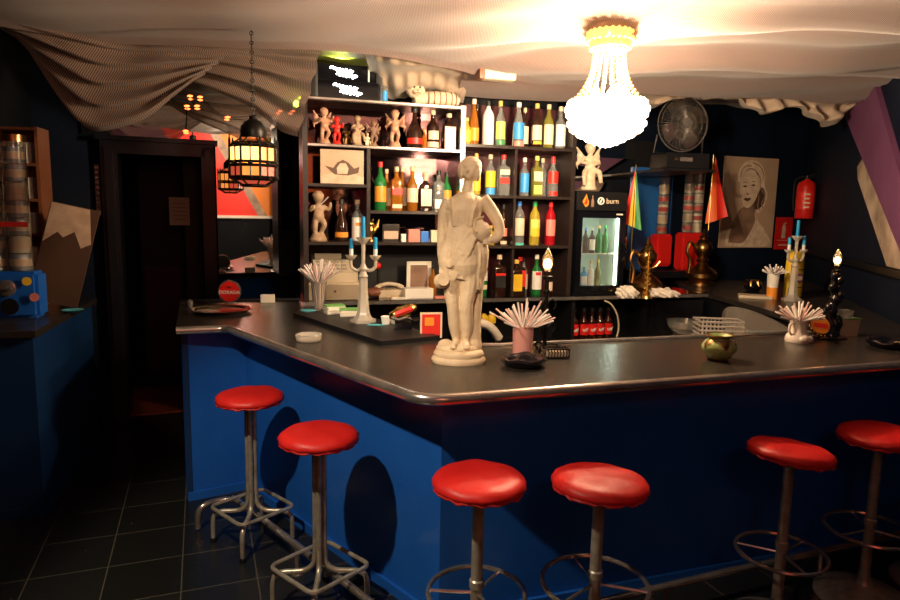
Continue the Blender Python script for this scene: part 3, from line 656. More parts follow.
# ------------------------------------------------------------ bottles
def bottle(u, z, h, r, kind, glass, label, cap, text, d=.12, lab=(.12, .55), lab2=None, sq=False, capf=.10, frame=SH, rz=None, capr=None, name='liquor_bottle', group=None):
    t = thing(name, text, 'bottle', frame(u, d, z), SA if rz is None else rz, group)
    P = {'wine': [(0, 0), (.9, 0), (1, .015), (1, .60), (.92, .66), (.45, .76), (.36, .80), (.34, .97), (.38, .975), (.38, 1), (0, 1)],
         'spirit': [(0, 0), (.92, 0), (1, .02), (1, .56), (.95, .62), (.6, .70), (.38, .76), (.33, .90), (.38, .91), (.38, 1), (0, 1)],
         'sq': [(0, 0), (.95, 0), (1, .02), (1, .66), (.9, .71), (.5, .75), (.36, .79), (.35, .98), (.38, 1), (0, 1)],
         'squat': [(0, 0), (.85, 0), (1, .05), (1, .30), (.9, .45), (.55, .60), (.3, .72), (.24, .98), (0, 1)],
         'tall': [(0, 0), (.93, 0), (1, .02), (1, .66), (.85, .74), (.42, .84), (.34, .88), (.34, 1), (0, 1)],
         'cone': [(0, 0), (.95, 0), (1, .03), (.96, .40), (.80, .58), (.45, .76), (.34, .84), (.34, 1), (0, 1)]}[kind]
    seg = 20; b = B()
    if sq:
        for (r0, z0), (r1, z1) in zip(P, P[1:]): pass
        rings = []
        for pr, pz in P:
            rr = pr * r; e = 2.0 if pr < .55 else 5
            if rr < 1e-6: rings.append([b.verts.new((0, 0, pz * h))]); continue
            ring = []
            for k in range(24):
                a = 2 * math.pi * k / 24; c, s = math.cos(a), math.sin(a); q = (abs(c) ** e + abs(s) ** e) ** (-1 / e); ring.append(b.verts.new((rr * c * q, rr * s * q * .8, pz * h)))
            rings.append(ring)
        for a_, c_ in zip(rings, rings[1:]):
            n = 24
            for k in range(n):
                k2 = (k + 1) % n
                if len(a_) == 1: b.faces.new((a_[0], c_[k], c_[k2]))
                elif len(c_) == 1: b.faces.new((a_[k], a_[k2], c_[0]))
                else: b.faces.new((a_[k], a_[k2], c_[k2], c_[k]))
    else: lathe(b, [(pr * r, pz * h) for pr, pz in P], seg)
    g = obj('glass_body', b, glass, t)
    def band(z0, z1, m, nm, k=1.03, w=140):
        b = B()
        if sq: box(b, (0, -r * .80 - .0015, (z0 + z1) * h / 2), (r * 1.7, .003, (z1 - z0) * h))
        else:
            n = 12; A = [b.verts.new((r * k * math.cos(R(-90 - w / 2 + w * i / n)), r * k * math.sin(R(-90 - w / 2 + w * i / n)), z0 * h)) for i in range(n + 1)]
            C_ = [b.verts.new((v.co.x, v.co.y, z1 * h)) for v in A]
            for i in range(n): b.faces.new((A[i], A[i + 1], C_[i + 1], C_[i]))
        return obj(nm, b, m, t)
    if label:
        L1 = band(lab[0], lab[1], label, 'label')
    if lab2: band(lab2[0], lab2[1], lab2[2], 'label', 1.045, 110 if len(lab2) < 4 else lab2[3])
    if cap:
        cr = (capr or .42) * r if not sq else .44 * r; b = B(); lathe(b, [(cr, (1 - capf) * h), (cr, h * 1.004), (cr * .8, h * 1.012), (0, h * 1.012)], 14); obj('cap', b, cap, t)
    return t
sh = 'liquor bottles on the back shelves'
BT = [
 # u, z, h, r, kind, glass, label, cap, text, extras
 (1.305, Y1, .345, .040, 'cone', 'amber', 'lab_orange', 'cap_white', 'amber tapered bottle at the start of the top row beside the steel post', dict(lab=(.1, .38))),
 (1.245, Y1, .20, .030, 'spirit', 'yellow_liq', 'lab_yellow', 'cap_gold', 'small yellow bottle tucked against the steel post on the top row', dict(d=.10)),
 (1.422, Y1, .335, .046, 'tall', 'milk_white', None, 'cap_black', 'opaque white bottle with a black cap on the top row', {}),
 (1.522, Y1, .345, .040, 'spirit', 'clear_glass', 'lab_lime', 'cap_gold', 'clear bottle with lime label and gold cap on the top row', dict(lab=(.16, .55), lab2=(.04, .14, 'lab_green'))),
 (1.585, Y1, .30, .034, 'wine', 'clear_glass', None, 'cap_black', 'clear bottle with dark cap behind the lime labelled one', dict(d=.24)),
 (1.676, Y1, .345, .046, 'cone', 'clear_glass', 'lab_blue', 'cap_white', 'clear tapered bottle with a blue label on the top row', dict(lab=(.18, .55), lab2=(.02, .14, 'lab_pink'))),
 (1.375, Y1, .33, .034, 'wine', 'dark_glass', None, 'cap_black', 'dark bottle behind the opaque white one on the top row', dict(d=.25)),
 (1.765, Y1, .32, .032, 'wine', 'dark_glass', 'lab_cream', 'cap_cream', 'dark slim bottle half hidden behind the number labelled one', dict(d=.2)),
 (1.833, Y1, .345, .042, 'wine', 'dark_glass', 'lab_cream', 'cap_gold', 'dark bottle with cream label over a yellow stripe on the top row', dict(lab=(.18, .52), lab2=(.09, .16, 'lab_yellow'))),
 (1.935, Y1, .345, .042, 'wine', 'olive_glass', 'lab_cream', 'cap_cream', 'olive bottle with a plain cream label on the top row', dict(lab=(.10, .55))),
 (2.040, Y1, .335, .043, 'spirit', 'clear_glass', 'lab_white', 'cap_cream', 'pale clear bottle ending the top row beside the chandelier', dict(lab=(.08, .58))),
 (1.333, Y2, .315, .036, 'wine', 'yellow_liq', 'lab_yellow', 'cap_gold', 'yellow labelled bottle on the second row behind the statue head', dict(lab=(.1, .62))),
 (1.450, Y2, .312, .042, 'spirit', 'clear_glass', 'lab_yellow', 'cap_cream', 'clear bottle with an orange yellow label on the second row', dict(lab=(.2, .6), lab2=(.02, .18, 'lab_blue'))),
 (1.560, Y2, .315, .048, 'sq', 'clear_glass', 'lab_cream', 'cap_red', 'square clear bottle with a red emblem and red cap on the second row', dict(sq=True, lab=(.52, .64), lab2=(.30, .44, 'lab_red'))),
 (1.742, Y2, .30, .038, 'spirit', 'clear_glass', 'lab_blue', 'cap_white', 'clear bottle with indigo label and white cap on the second row', dict(lab=(.1, .6))),
 (1.848, Y2, .318, .042, 'sq', 'olive_glass', 'lab_cream', 'lab_lime', 'olive square bottle with two tier cream label on the second row', dict(sq=True, lab=(.38, .62), lab2=(.06, .28, 'lab_lime'))),
 (1.945, Y2, .31, .036, 'spirit', 'clear_glass', None, 'cap_cream', 'clear bottle standing behind the red capped one on the second row', dict(d=.22)),
 (1.990, Y2, .318, .045, 'spirit', 'clear_glass', 'lab_red', 'cap_red', 'clear bottle with round red label and red cap on the second row', dict(lab=(.34, .64), lab2=(.03, .14, 'lab_red'), capf=.16)),
 (1.400, Y3, .13, .032, 'spirit', 'yellow_liq', 'lab_yellow', 'cap_gold', 'small yellow bottle low on the third row near the statue arm', {}),
 (1.467, Y3, .15, .037, 'spirit', 'yellow_liq', 'lab_cream', 'cap_gold', 'round pale yellow bottle beside the statue jug on the third row', {}),
 (1.573, Y3, .315, .032, 'wine', 'dark_glass', 'lab_pink', 'cap_black', 'slim dark bottle with salmon label on the third row', dict(lab=(.22, .42), lab2=(.02, .10, 'lab_cream'))),
 (1.710, Y3, .345, .042, 'tall', 'clear_glass', 'lab_cream', 'cap_blue', 'tall blue capped bottle with a pale oval label', dict(lab=(.22, .62), lab2=(.0, .05, 'lab_teal'))),
 (1.845, Y3, .345, .042, 'tall', 'yellow_liq', 'lab_lime', 'cap_green', 'tall green capped bottle of yellow liqueur', dict(lab=(.22, .60), lab2=(.20, .40, 'lab_yellow', 90))),
 (1.985, Y3, .345, .042, 'tall', 'red_liq', 'lab_pink', 'cap_red', 'tall red capped bottle of crimson liqueur', dict(lab=(.22, .60))),
 (1.300, LED, .30, .040, 'spirit', 'green_glass', 'lab_cream', 'cap_white', 'green glass bottle partly behind the statue on the lowest row', dict(d=.2, lab=(.38, .6))),
 (1.405, LED, .325, .042, 'spirit', 'green_glass', 'lab_white', 'cap_white', 'green glass bottle with white and red label on the lowest row', dict(lab=(.38, .62), lab2=(.16, .28, 'lab_cream'))),
 (1.550, LED, .325, .050, 'sq', 'dark_glass', 'lab_black', 'cap_cream', 'broad black square bottle with a red spot on the lowest row', dict(sq=True, lab=(.2, .5), lab2=(.5, .56, 'lab_red'))),
 (1.700, LED, .285, .045, 'sq', 'dark_glass', 'lab_yellow', 'cap_gold', 'bottle with bright yellow square label on the lowest row', dict(sq=True, lab=(.12, .60))),
 (1.765, LED, .30, .045, 'sq', 'dark_glass', 'lab_red', 'cap_red', 'red labelled bottle just behind the bright yellow labelled one', dict(sq=True, lab=(.2, .65), d=.2)),
 (1.878, LED, .325, .043, 'spirit', 'green_glass', 'lab_white', 'cap_white', 'clear green bottle with long white label on the lowest row', dict(lab=(.14, .6), lab2=(.5, .58, 'lab_red', 60))),
 (1.815, LED, .29, .036, 'wine', 'clear_glass', 'lab_cream', 'cap_black', 'clear bottle behind the long white labelled one on the lowest row', dict(d=.24)),
 (1.995, LED, .15, .030, 'spirit', 'dark_glass', 'lab_cream', 'cap_black', 'small dark bottle with pale label ending the lowest row', dict(lab=(.2, .7))),
 # left unit
 (.835, Z1, .30, .062, 'squat', 'dark_glass', 'lab_red', 'cap_black', 'big round dark bottle with red label among the cherubs on the upper shelf', dict(lab=(.12, .26))),
 (.905, Z1, .14, .020, 'wine', 'amber', None, 'cap_gold', 'tiny amber bottle between two dark bottles on the upper shelf', dict(d=.09)),
 (.977, Z1, .29, .047, 'spirit', 'dark_glass', 'lab_cream', 'cap_cream', 'dark bottle with cream and silver labels on the upper shelf', dict(lab=(.06, .2), lab2=(.26, .48, 'lab_cream'))),
 (1.105, Z1, .275, .050, 'sq', 'dark_glass', 'lab_cream', 'cap_cream', 'square bottle covered by a big cream label beside the steel post', dict(sq=True, lab=(.03, .64))),
 (.572, Z2, .355, .045, 'spirit', 'green_glass', 'lab_orange', 'cap_red', 'green bottle with orange label and red cap on the whisky shelf', dict(lab=(.18, .50), d=.1)),
 (.640, Z2, .31, .036, 'spirit', 'amber', 'lab_cream', 'cap_cream', 'amber bottle behind the green and orange bottle on the whisky shelf', dict(d=.2)),
 (.700, Z2, .325, .044, 'sq', 'amber', 'lab_red', 'cap_cream', 'square whisky bottle with a slanted red label', dict(sq=True, lab=(.36, .52), lab2=(.06, .15, 'lab_cream'))),
 (.765, Z2, .33, .036, 'spirit', 'amber', 'lab_cream', 'cap_cream', 'amber whisky bottle standing behind the red label bottle', dict(d=.21)),
 (.822, Z2, .332, .043, 'spirit', 'amber', 'lab_cream', 'cap_cream', 'amber whisky bottle with tall cream label in the middle of its shelf', dict(lab=(.2, .52))),
 (.925, Z2, .29, .047, 'sq', 'dark_glass', 'lab_cream', 'cap_cream', 'square dark bottle with large cream label and cream cap on the whisky shelf', dict(sq=True, lab=(.14, .58), capf=.2)),
 (1.03, Z2, .31, .043, 'sq', 'clear_glass', 'lab_white', 'cap_black', 'clear square bottle with faint writing on the whisky shelf', dict(sq=True, lab=(.08, .3))),
 (1.105, Z2, .30, .040, 'spirit', 'green_glass', 'lab_orange', 'cap_black', 'green bottle with orange label ending the whisky shelf', dict(lab=(.32, .55), d=.16)),
 (.285, Z3, .305, .050, 'squat', 'dark_glass', 'lab_orange', 'cap_black', 'round black and gold bottle on the cherub shelf', dict(lab=(.1, .22))),
 (.405, Z3 - .0, .305, .045, 'spirit', 'clear_glass', 'lab_white', 'cap_cream', 'clear bottle with long white label beside the golden owl', dict(lab=(.02, .58), lab2=(.38, .46, 'lab_orange', 50))),
 (.60, 2.545, .165, .024, 'wine', 'clear_glass', 'lab_blue', 'cap_purple', 'small blue bottle with purple cap on top of the shelves', dict(lab=(.02, .5), capf=.26, capr=.8, d=.1)),
]
for e in BT: bottle(*e[:9], **e[9], group=sh)
# cola bottles in the recess under the back counter
for k, (u, zt) in enumerate([(2.232, 0), (2.322, .0), (2.398, .0), (2.475, .0), (2.555, .0)]):
    t = bottle(u, .69, .285, .038, 'spirit', 'cola', 'red_plastic', 'cap_black', ['dark cola bottle with red label beside the glowing candle holder', 'second dark cola bottle counted from the candle holder', 'middle dark cola bottle of the row of five', 'dark cola bottle with red label above a yellow spot', 'last dark cola bottle under the drinks fridge'][k], lab=(.22, .55), capf=.08, d=.10, name='cola_bottle', group='cola bottles under the back counter')
    lb = [c for c in t.children if c.name.startswith('label')][0]
    b = B(); tube(b, smooth_pts([(-.022, -.0405, .118), (-.026, -.040, .105), (-.016, -.0425, .100), (-.010, -.043, .112), (-.004, -.0435, .104), (.004, -.0435, .120), (.008, -.043, .106), (.014, -.043, .114), (.024, -.0405, .124)], 4), .0028, 4); tube(b, smooth_pts([(-.020, -.041, .096), (0, -.0435, .094), (.022, -.0405, .104)], 4), .0018, 4)
    obj('script_logo', b, 'lab_white', lb)
b = B(); lathe(b, [(0, 0), (.035, 0), (.038, .012), (.03, .02), (0, .02)], 16); tag(obj('yellow_disc', b, 'lab_yellow', None, loc=SH(2.47, .035, .69)), 'round yellow plastic disc lying before the cola bottles', 'disc')
for k, u in enumerate((1.43, 1.495)):
    b = B(); lathe(b, [(0, 0), (.030, 0), (.032, .02), (.032, .19), (.02, .22), (.02, .24), (0, .25)], 16)
    t = thing('squeeze_bottle', ['yellow capped squeeze bottle nearer the statue under the counter', 'yellow capped squeeze bottle nearer the straws under the counter'][k], 'bottle', SH(u, .12, .69)); obj('body', b, 'black_gloss', t)
    b = B(); lathe(b, [(0, .185), (.034, .185), (.036, .21), (.03, .245), (.015, .262), (0, .264)], 16); obj('cap', b, 'lab_yellow', t)

# ------------------------------------------------------------ cherub and other figurines
def cherub(loc, h, label, pose='stand', m='plaster', wings=True, rz=0, extra=None, group='cherub figurines'):
    b = B(); k = h
    def S(*v): return tuple(k * q for q in v)
    blob(b, S(.0, -.02, .86), (k * .105, k * .105, k * .115)); blob(b, S(0, -.12, .85), k * .02, sub=1)
    for s in (-1, 1): blob(b, S(s * .085, .0, .90), k * .045, sub=1)
    blob(b, S(0, .02, .93), (k * .10, k * .10, k * .07))
    blob(b, S(.01, 0, .62), (k * .11, k * .085, k * .14)); blob(b, S(0, -.03, .50), (k * .115, k * .10, k * .11))
    tube(b, [S(0, 0, .70), S(0, 0, .80)], k * .05, 8)
    if pose == 'stand': legs = [[(-.05, 0, .45), (-.08, -.04, .28), (-.06, .0, .10), (-.07, -.05, .07)], [(.05, 0, .45), (.10, -.09, .33), (.06, -.0, .18), (.08, -.06, .12)]]
    else: legs = [[(-.05, 0, .42), (-.15, -.16, .36), (-.14, -.15, .16), (-.15, -.20, .12)], [(.05, 0, .42), (.17, -.14, .38), (.20, -.16, .2), (.21, -.2, .16)]]
    for L in legs: tube(b, [S(*p) for p in smooth_pts(L, 3)], [k * (.065 - .003 * i) for i in range(10)], 8)
    if pose == 'stand': arms = [[(-.10, 0, .70), (-.18, -.06, .60), (-.13, -.15, .66)], [(.10, 0, .70), (.20, -.04, .62), (.22, -.10, .75)]]
    else: arms = [[(-.10, 0, .70), (-.19, -.05, .58), (-.08, -.14, .56)], [(.10, 0, .70), (.19, -.05, .58), (.08, -.14, .54)]]
    for A in arms: tube(b, [S(*p) for p in smooth_pts(A, 3)], [k * (.045 - .002 * i) for i in range(7)], 8); blob(b, S(*A[-1]), k * .035, sub=1)
    if wings:
        for s in (-1, 1):
            for j in range(4): tube(b, [S(s * .05, .08, .62), S(s * (.20 + .02 * j), .12, .80 - .08 * j), S(s * (.27 - .02 * j), .13, .92 - .16 * j)], [k * .03, k * .045, k * .015], 6)
    lathe(b, [(0, 0), (k * .17, 0), (k * .18, k * .04), (k * .14, k * .10), (k * .13, k * (.14 if pose == 'stand' else .40)), (0, k * (.16 if pose == 'stand' else .42))], 14)
    if extra: extra(b, k)
    o = sculpt('cherub_figurine', b, m, max(.0035, h * .022), smooth_it=2, loc=loc, rotz=SA + rz); return tag(o, label, 'figurine', group)
cherub(SH(.165, .13, Z1), .27, 'pinkish winged cherub standing at the end of the upper shelf', m='pink_plaster', rz=.3)
cherub(SH(.255, .12, Z1), .21, 'small figurine in red robe between two cherubs', m='lab_red', wings=False, rz=-.2)
cherub(SH(.405, .12, Z1), .225, 'seated cherub holding something silvery in the middle of the upper shelf', pose='sit', m='tan_plaster', wings=False)
cherub(SH(.335, .2, Z1), .17, 'small dark bronze figurine behind the seated cherub', m='bronze', wings=False, pose='sit')
cherub(SH(.525, .13, Z1), .20, 'dark brown angel figurine before the winged one', m='sepia_mid', rz=.2)
cherub(SH(.685, .12, Z1), .285, 'tall pinkish angel with spread wings next to the round dark bottle', m='pink_plaster', rz=-.3)
cherub(SH(.475, .1, Z1), .10, 'tiny pale cherub at the feet of the seated one', m='plaster', wings=False, pose='sit')
cherub(SH(.115, .10, Z3), .37, 'large plaster cherub blowing a flute on the lower cherub shelf', m='tan_plaster', wings=False, rz=.2)
b = B(); tube(b, [(0, 0, 0), (.09, -.05, .08)], .004, 6); tag(obj('flute', b, 'lab_white', None, loc=SH(.10, .03, Z3 + .24)), 'thin white flute held by the large plaster cherub', 'flute')
# golden owl like ornament
b = B(); blob(b, (0, 0, .08), (.035, .03, .05)); blob(b, (0, -.01, .13), (.03, .028, .026))
for s in (-1, 1):
    tube(b, [(s * .02, 0, .07), (s * .05, 0, .11), (s * .065, .0, .17)], [.018, .02, .004], 6); tube(b, [(s * .012, 0, .14), (s * .022, 0, .175)], [.012, .003], 6)
lathe(b, [(0, 0), (.035, 0), (.03, .015), (.012, .03), (0, .04)], 12)
tag(sculpt('owl_ornament', b, 'gold', .004, smooth_it=1, loc=SH(.50, .10, Z3), rotz=SA), 'golden ornament with pointed spread wings by the blue candle', 'ornament')
# angel on the fridge
cherub(SH(2.39, .25, 1.965), .40, 'cream angel with lifted knee sitting on top of the drinks fridge', pose='sit', m='plaster', wings=True, rz=-.2)

# striped cat ornament
t = thing('cat_ornament', 'lying cat ornament with brown stripes on top of the shelves', 'ornament', SH(1.02, .12, 2.545), SA)
b = B(); tube(b, [(-.17, 0, .055), (-.13, 0, .055), (-.05, 0, .06), (.05, 0, .06), (.12, 0, .058), (.16, 0, .045)], [.02, .048, .056, .058, .052, .03], 16)
blob(b, (-.19, -.03, .105), (.075, .065, .062)); blob(b, (-.19, -.09, .085), (.035, .02, .022))
for s in (-1, 1): tube(b, [(-.19 + s * .045, -.02, .145), (-.19 + s * .06, -.02, .178)], [.024, .004], 6); tube(b, [(-.13, s * .03, .03), (-.2, s * .035 - .02, .022)], [.022, .02], 8)
blob(b, (-.16, 0, .06), (.05, .045, .05))
body = sculpt('body', b, 'plaster', .005, t, 3)
for k, x in enumerate((-.09, -.045, .0, .045, .09, .125)):
    b = B(); rr = .058 if k else .062; tube(b, arc((x - .0, 0, .059), rr - (.004 if k == 5 else 0), 0, 352, 28, plane='yz'), .0035, 5, closed=True); obj('stripe', b, 'brown_wood', t)
for nm, c, r_, mm in (('eye', (-.212, -.092, .118), .008, 'black'), ('eye', (-.168, -.092, .118), .008, 'black'), ('nose', (-.19, -.112, .092), .008, 'lab_pink')):
    b = B(); blob(b, c, r_, sub=1); obj(nm, b, mm, t)
b = B(); tube(b, smooth_pts([(-.22, -.093, .082), (-.205, -.107, .074), (-.19, -.110, .079), (-.175, -.107, .074), (-.16, -.093, .082)], 3), .0025, 4); obj('mouth', b, 'lab_red', t)

# back-lit sign box
t = thing('light_box', 'black two-tier box with glowing white script on top of the shelves', 'lit sign', SH(.06, .0, 2.545), SA)
b = B(); box(b, (.27, .13, .062), (.46, .2, .124), bev=.006); box(b, (.255, .14, .182), (.43, .18, .112), bev=.006); obj('case', b, 'black_gloss', t, False)
b = B(); box(b, (.02, .13, .12), (.07, .22, .24), bev=.02); obj('end_cap', b, 'black', t, False)
b = B(); box(b, (.49, .13, .115), (.05, .2, .225), bev=.015); obj('end_cap', b, 'black', t, False)
def script(x, z, y, s):
    b = B(); P = [(-.10, .022), (-.085, .035), (-.07, .020), (-.055, .026), (-.045, .004), (-.03, .024), (-.02, .0), (-.005, .02), (.005, .0), (.02, .022), (.03, -.004), (.05, .018), (.055, .0), (.07, .015)]
    tube(b, smooth_pts([(p[0] * s, 0, p[1] * s) for p in P], 4), .0065, 6)
    P = [(-.055, -.018), (-.035, -.008), (-.03, -.026), (-.01, -.008), (-.005, -.028), (.015, -.012), (.02, -.034), (.035, -.014), (.045, -.03), (.06, -.012), (.07, -.04), (.082, -.018), (.09, -.028), (.10, -.018)]
    tube(b, smooth_pts([(p[0] * s, 0, p[1] * s) for p in P], 4), .0065, 6)
    o = obj('glowing_script', b, 'neon_white', t); o.location = (x, y, z)
script(.235, .185, .045, .95); script(.26, .065, .025, 1.0)
b = B(); box(b, (.415, .045, .18), (.012, .008, .10)); obj('lit_edge', b, 'fridge_inner', t, False)
# green bulb behind it
t = thing('green_lamp', 'yellow green bulb glowing behind the black sign box', 'lamp', SH(.21, .27, 2.545), SA)
b = B(); lathe(b, [(0, 0), (.04, 0), (.04, .02), (.02, .03), (.02, .20), (0, .20)], 14); obj('base', b, 'black', t)
b = B(); blob(b, (0, 0, .235), .032); obj('bulb', b, 'green_bulb', t)

# framed small picture on the shelf
t = thing('framed_print', 'small sepia print with dark shape and clouds among the cherubs', 'picture', SH(.125, .02, 1.948), SA)
b = B(); box(b, (.155, .006, .12), (.31, .008, .24)); obj('card', b, 'sepia', t, False)
b = B(); prism(b, [(.0, .0), (.31, .0), (.31, .05), (.22, .075), (.16, .055), (.10, .08), (.0, .05)], 0, .001, Matrix.Rotation(R(90), 4, 'X')); obj('cloud_shape', b, 'sepia_light', t, False)
b = B(); prism(b, [(.03, .125), (.09, .11), (.12, .15), (.16, .17), (.20, .15), (.24, .11), (.28, .125), (.27, .08), (.20, .06), (.10, .065)], .001, .002, Matrix.Rotation(R(90), 4, 'X')); obj('dark_shape', b, 'sepia_dark', t, False)
b = B(); prism(b, [(.12, .07), (.19, .07), (.20, .11), (.18, .145), (.14, .145), (.115, .11)], .002, .003, Matrix.Rotation(R(90), 4, 'X')); obj('pale_shape', b, 'sepia_light', t, False)
# small things on the lower cherub shelf
def sbox(name, label, cat, u, d, z, s, m, rz=0, bev=.003):
    b = B(); box(b, (0, 0, s[2] / 2), s, bev=bev); return tag(obj(name, b, m, None, False, SH(u, d, z), SA + rz), label, cat)
t = thing('photo_frame', 'small dark photo frame beside the golden ornament', 'photo frame', SH(.655, .1, Z3), SA)
b = B(); box(b, (0, 0, .065), (.13, .012, .13), bev=.002); obj('frame', b, 'shelf_wood', t, False); b = B(); box(b, (0, -.007, .05), (.11, .003, .06)); obj('print', b, 'sepia_light', t, False)
sbox('candle_stub', 'short white candle between photo frame and patterned tin', 'candle', .745, .07, Z3, (.035, .035, .06), 'white_wax')
sbox('patterned_tin', 'small tin with pink and blue pattern on the shelf', 'tin', .83, .09, Z3, (.09, .05, .095), 'lab_pink')
sbox('patterned_tin', 'small dark blue tin beside the pink one on the shelf', 'tin', .915, .10, Z3, (.06, .05, .08), 'cap_blue')
sbox('patterned_tin', 'small cream tin with dark top on the shelf by the statue', 'tin', 1.0, .10, Z3, (.07, .05, .09), 'lab_cream')

# ------------------------------------------------------------ cash register and things on the back counter
t = thing('cash_register', 'beige cash register with drawer behind the straws and candelabra', 'cash register', SH(.0, .0, LED), SA)
part('drawer_box', [(.02, .43, .02, .33, .004, .125)], 'beige_plastic', t, .004); part('drawer_front', [(.03, .42, .012, .02, .015, .115)], 'dark_beige', t)
part('body', [(.05, .40, .06, .30, .125, .20)], 'beige_plastic', t, .006)
b = B(); prism(b, [(.06, .20), (.28, .20), (.28, .285), (.20, .285)], .08, .37, Matrix(((0, 0, 1, 0), (1, 0, 0, 0), (0, 1, 0, 0), (0, 0, 0, 1)))); obj('key_deck', b, 'beige_plastic', t, False)
part('display', [(.10, .30, .24, .27, .285, .33)], 'dark_beige', t, .004)
for i in range(5):
    for j in range(3): part('key', [(.11 + i * .045, .14 + i * .045, .085 + j * .04, .11 + j * .04, .215 + j * .024, .232 + j * .024)], 'grey_plastic', t)
b = B(); lathe(b, [(0, 0), (.010, 0), (.010, .004), (0, .005)], 12, Matrix.Translation((.225, .012, .07)) @ Matrix.Rotation(R(90), 4, 'X')); obj('lock', b, 'chrome', t)
t = thing('telephone', 'cream telephone with handset beside the cash register', 'telephone', SH(.66, .17, LED), SA)
b = B(); box(b, (0, 0, .03), (.19, .16, .06), bev=.012); obj('base', b, 'beige_plastic', t)
b = B(); tube(b, smooth_pts([(-.10, 0, .07), (-.08, 0, .085), (0, 0, .100), (.08, 0, .085), (.10, 0, .07)], 4), .015, 8); blob(b, (-.09, 0, .075), (.028, .025, .018)); blob(b, (.09, 0, .075), (.028, .025, .018)); obj('handset', b, 'beige_plastic', t)
b = B()
for i in range(3):
    for j in range(4): box(b, (-.03 + i * .03, -.05 + j * .03, .063), (.018, .018, .006))
obj('keypad', b, 'dark_beige', t, False)
sbox('notepad', 'flat white notepad lying before the telephone', 'notepad', .70, .02, LED, (.12, .07, .012), 'paper')
sbox('cardboard_box', 'low white box beside the telephone', 'box', .86, .09, LED, (.23, .13, .075), 'white_plastic', .1, .006)
sbox('ticket_pad', 'flat salmon coloured pad beside the low white box', 'pad', 1.03, .03, LED, (.09, .06, .014), 'lab_pink')
t = thing('photo_frame', 'cream standing frame behind the low white box', 'photo frame', SH(.905, .21, LED), SA)
b = B()
for x, w, z, h in ((-.085, .03, .135, .27), (.085, .03, .135, .27), (0, .2, .255, .03), (0, .2, .015, .03)): box(b, (x, 0, z), (w, .02, h), bev=.003)
obj('frame', b, 'paper', t, False); b = B(); box(b, (0, .004, .135), (.15, .006, .22)); obj('print', b, 'sepia_mid', t, False)
bottle(1.005, LED, .24, .032, 'spirit', 'amber', None, 'cap_black', 'brown glass bottle between cream frame and statue', d=.15)
b = B(); blob(b, (0, 0, 0), .028); tag(obj('red_ball', b, 'red_plastic', None, loc=SH(.575, .20, LED + .238)), 'red round knob glowing beside the candelabra', 'knob')
b = B(); lathe(b, [(0, 0), (.03, 0), (.03, .006), (.006, .01), (.005, .212), (0, .212)], 12); tag(obj('knob_stand', b, 'iron', None, loc=SH(.575, .20, LED)), 'thin stand carrying the red ball beside the cash register', 'stand')
b = B(); blob(b, (0, 0, .04), (.08, .05, .04)); tag(sculpt('red_pouch', b, 'brown_wood', .006, loc=SH(.54, .13, LED), rotz=SA), 'dark red soft pouch between cash register and telephone', 'pouch')
t = thing('cleaning_cloth', 'white folded cloth hanging over a tray under the counter by the statue', 'cloth', SH(1.34, -.16, .69), SA)
b = B(); tube(b, smooth_pts([(-.12, 0, .22), (-.04, -.01, .235), (.04, -.02, .20), (.12, -.02, .10)], 5), [.02] + [.035] * 14 + [.01], 10); obj('cloth', b, 'cloth_white', t)
t.parent = None
b = B(); box(b, (0, 0, .15), (.34, .10, .12), bev=.01); box(b, (0, 0, .045), (.30, .08, .09)); tag(obj('bottle_tray', b, 'black_gloss', None, False, SH(1.36, -.10, .0), SA), 'black tray with the white cloth under the counter', 'tray')
# ------------------------------------------------------------ drinks fridge
t = thing('drinks_fridge', 'black countertop fridge with lit glass door and branded header', 'fridge', SH(2.13, .0, LED), SA)
part('cabinet', [(.03, .06, .02, .42, .0, .85), (.46, .49, .02, .42, .0, .85), (.06, .46, .40, .42, .0, .85), (.06, .46, .02, .42, .0, .05), (.06, .46, .02, .42, .66, .85)], 'black_gloss', t)
part('cooling_side', [(.002, .03, .06, .42, .0, .86)], 'black', t, .004)
part('inner_wall', [(.06, .065, .06, .40, .05, .66), (.455, .46, .06, .40, .05, .66), (.06, .46, .395, .40, .05, .66), (.06, .46, .06, .40, .05, .055)], 'fridge_inner', t)
part('light_tube', [(.43, .445, .05, .065, .08, .64)], 'fridge_light', t); part('light_tube', [(.07, .45, .07, .09, .645, .655)], 'fridge_light', t)
part('wire_shelf', [(.065, .455, .07, .39, .335, .342)], 'white_plastic', t)
dr = part('door', [(.035, .085, 0, .02, .03, .68), (.435, .485, 0, .02, .03, .68), (.085, .435, 0, .02, .03, .08), (.085, .435, 0, .02, .635, .68)], 'black_gloss', t)
b = B(); box(b, (.26, .01, .357), (.35, .004, .555)); obj('door_glass', b, 'clear', dr, False)
hd = part('header_panel', [(.035, .485, -.004, .02, .695, .845)], 'black', t, .003)
def fx(pts, m, nm, parent, y=-.006, off=(0, 0)):
    b = B(); prism(b, [(p[0] + off[0], p[1] + off[1]) for p in pts], 0, .002, Matrix.Translation((0, y, 0)) @ Matrix.Rotation(R(90), 4, 'X')); return obj(nm, b, m, parent, False)
fx([(0, 0), (.03, -.045), (.055, -.03), (.06, 0), (.045, .03), (.035, .06), (.02, .03)], 'lab_orange', 'flame_emblem', hd, off=(.07, .765))
fx([(0, 0), (.025, .0), (.03, .03), (.02, .05), (.01, .02)], 'lab_red', 'flame_emblem', hd, y=-.008, off=(.085, .745))
fx([(.0, .0), (.025, 0), (.025, .05), (.017, .065), (.017, .09), (.008, .09), (.008, .065), (0, .05)], 'sepia_mid', 'bottle_emblem', hd, off=(.15, .725))
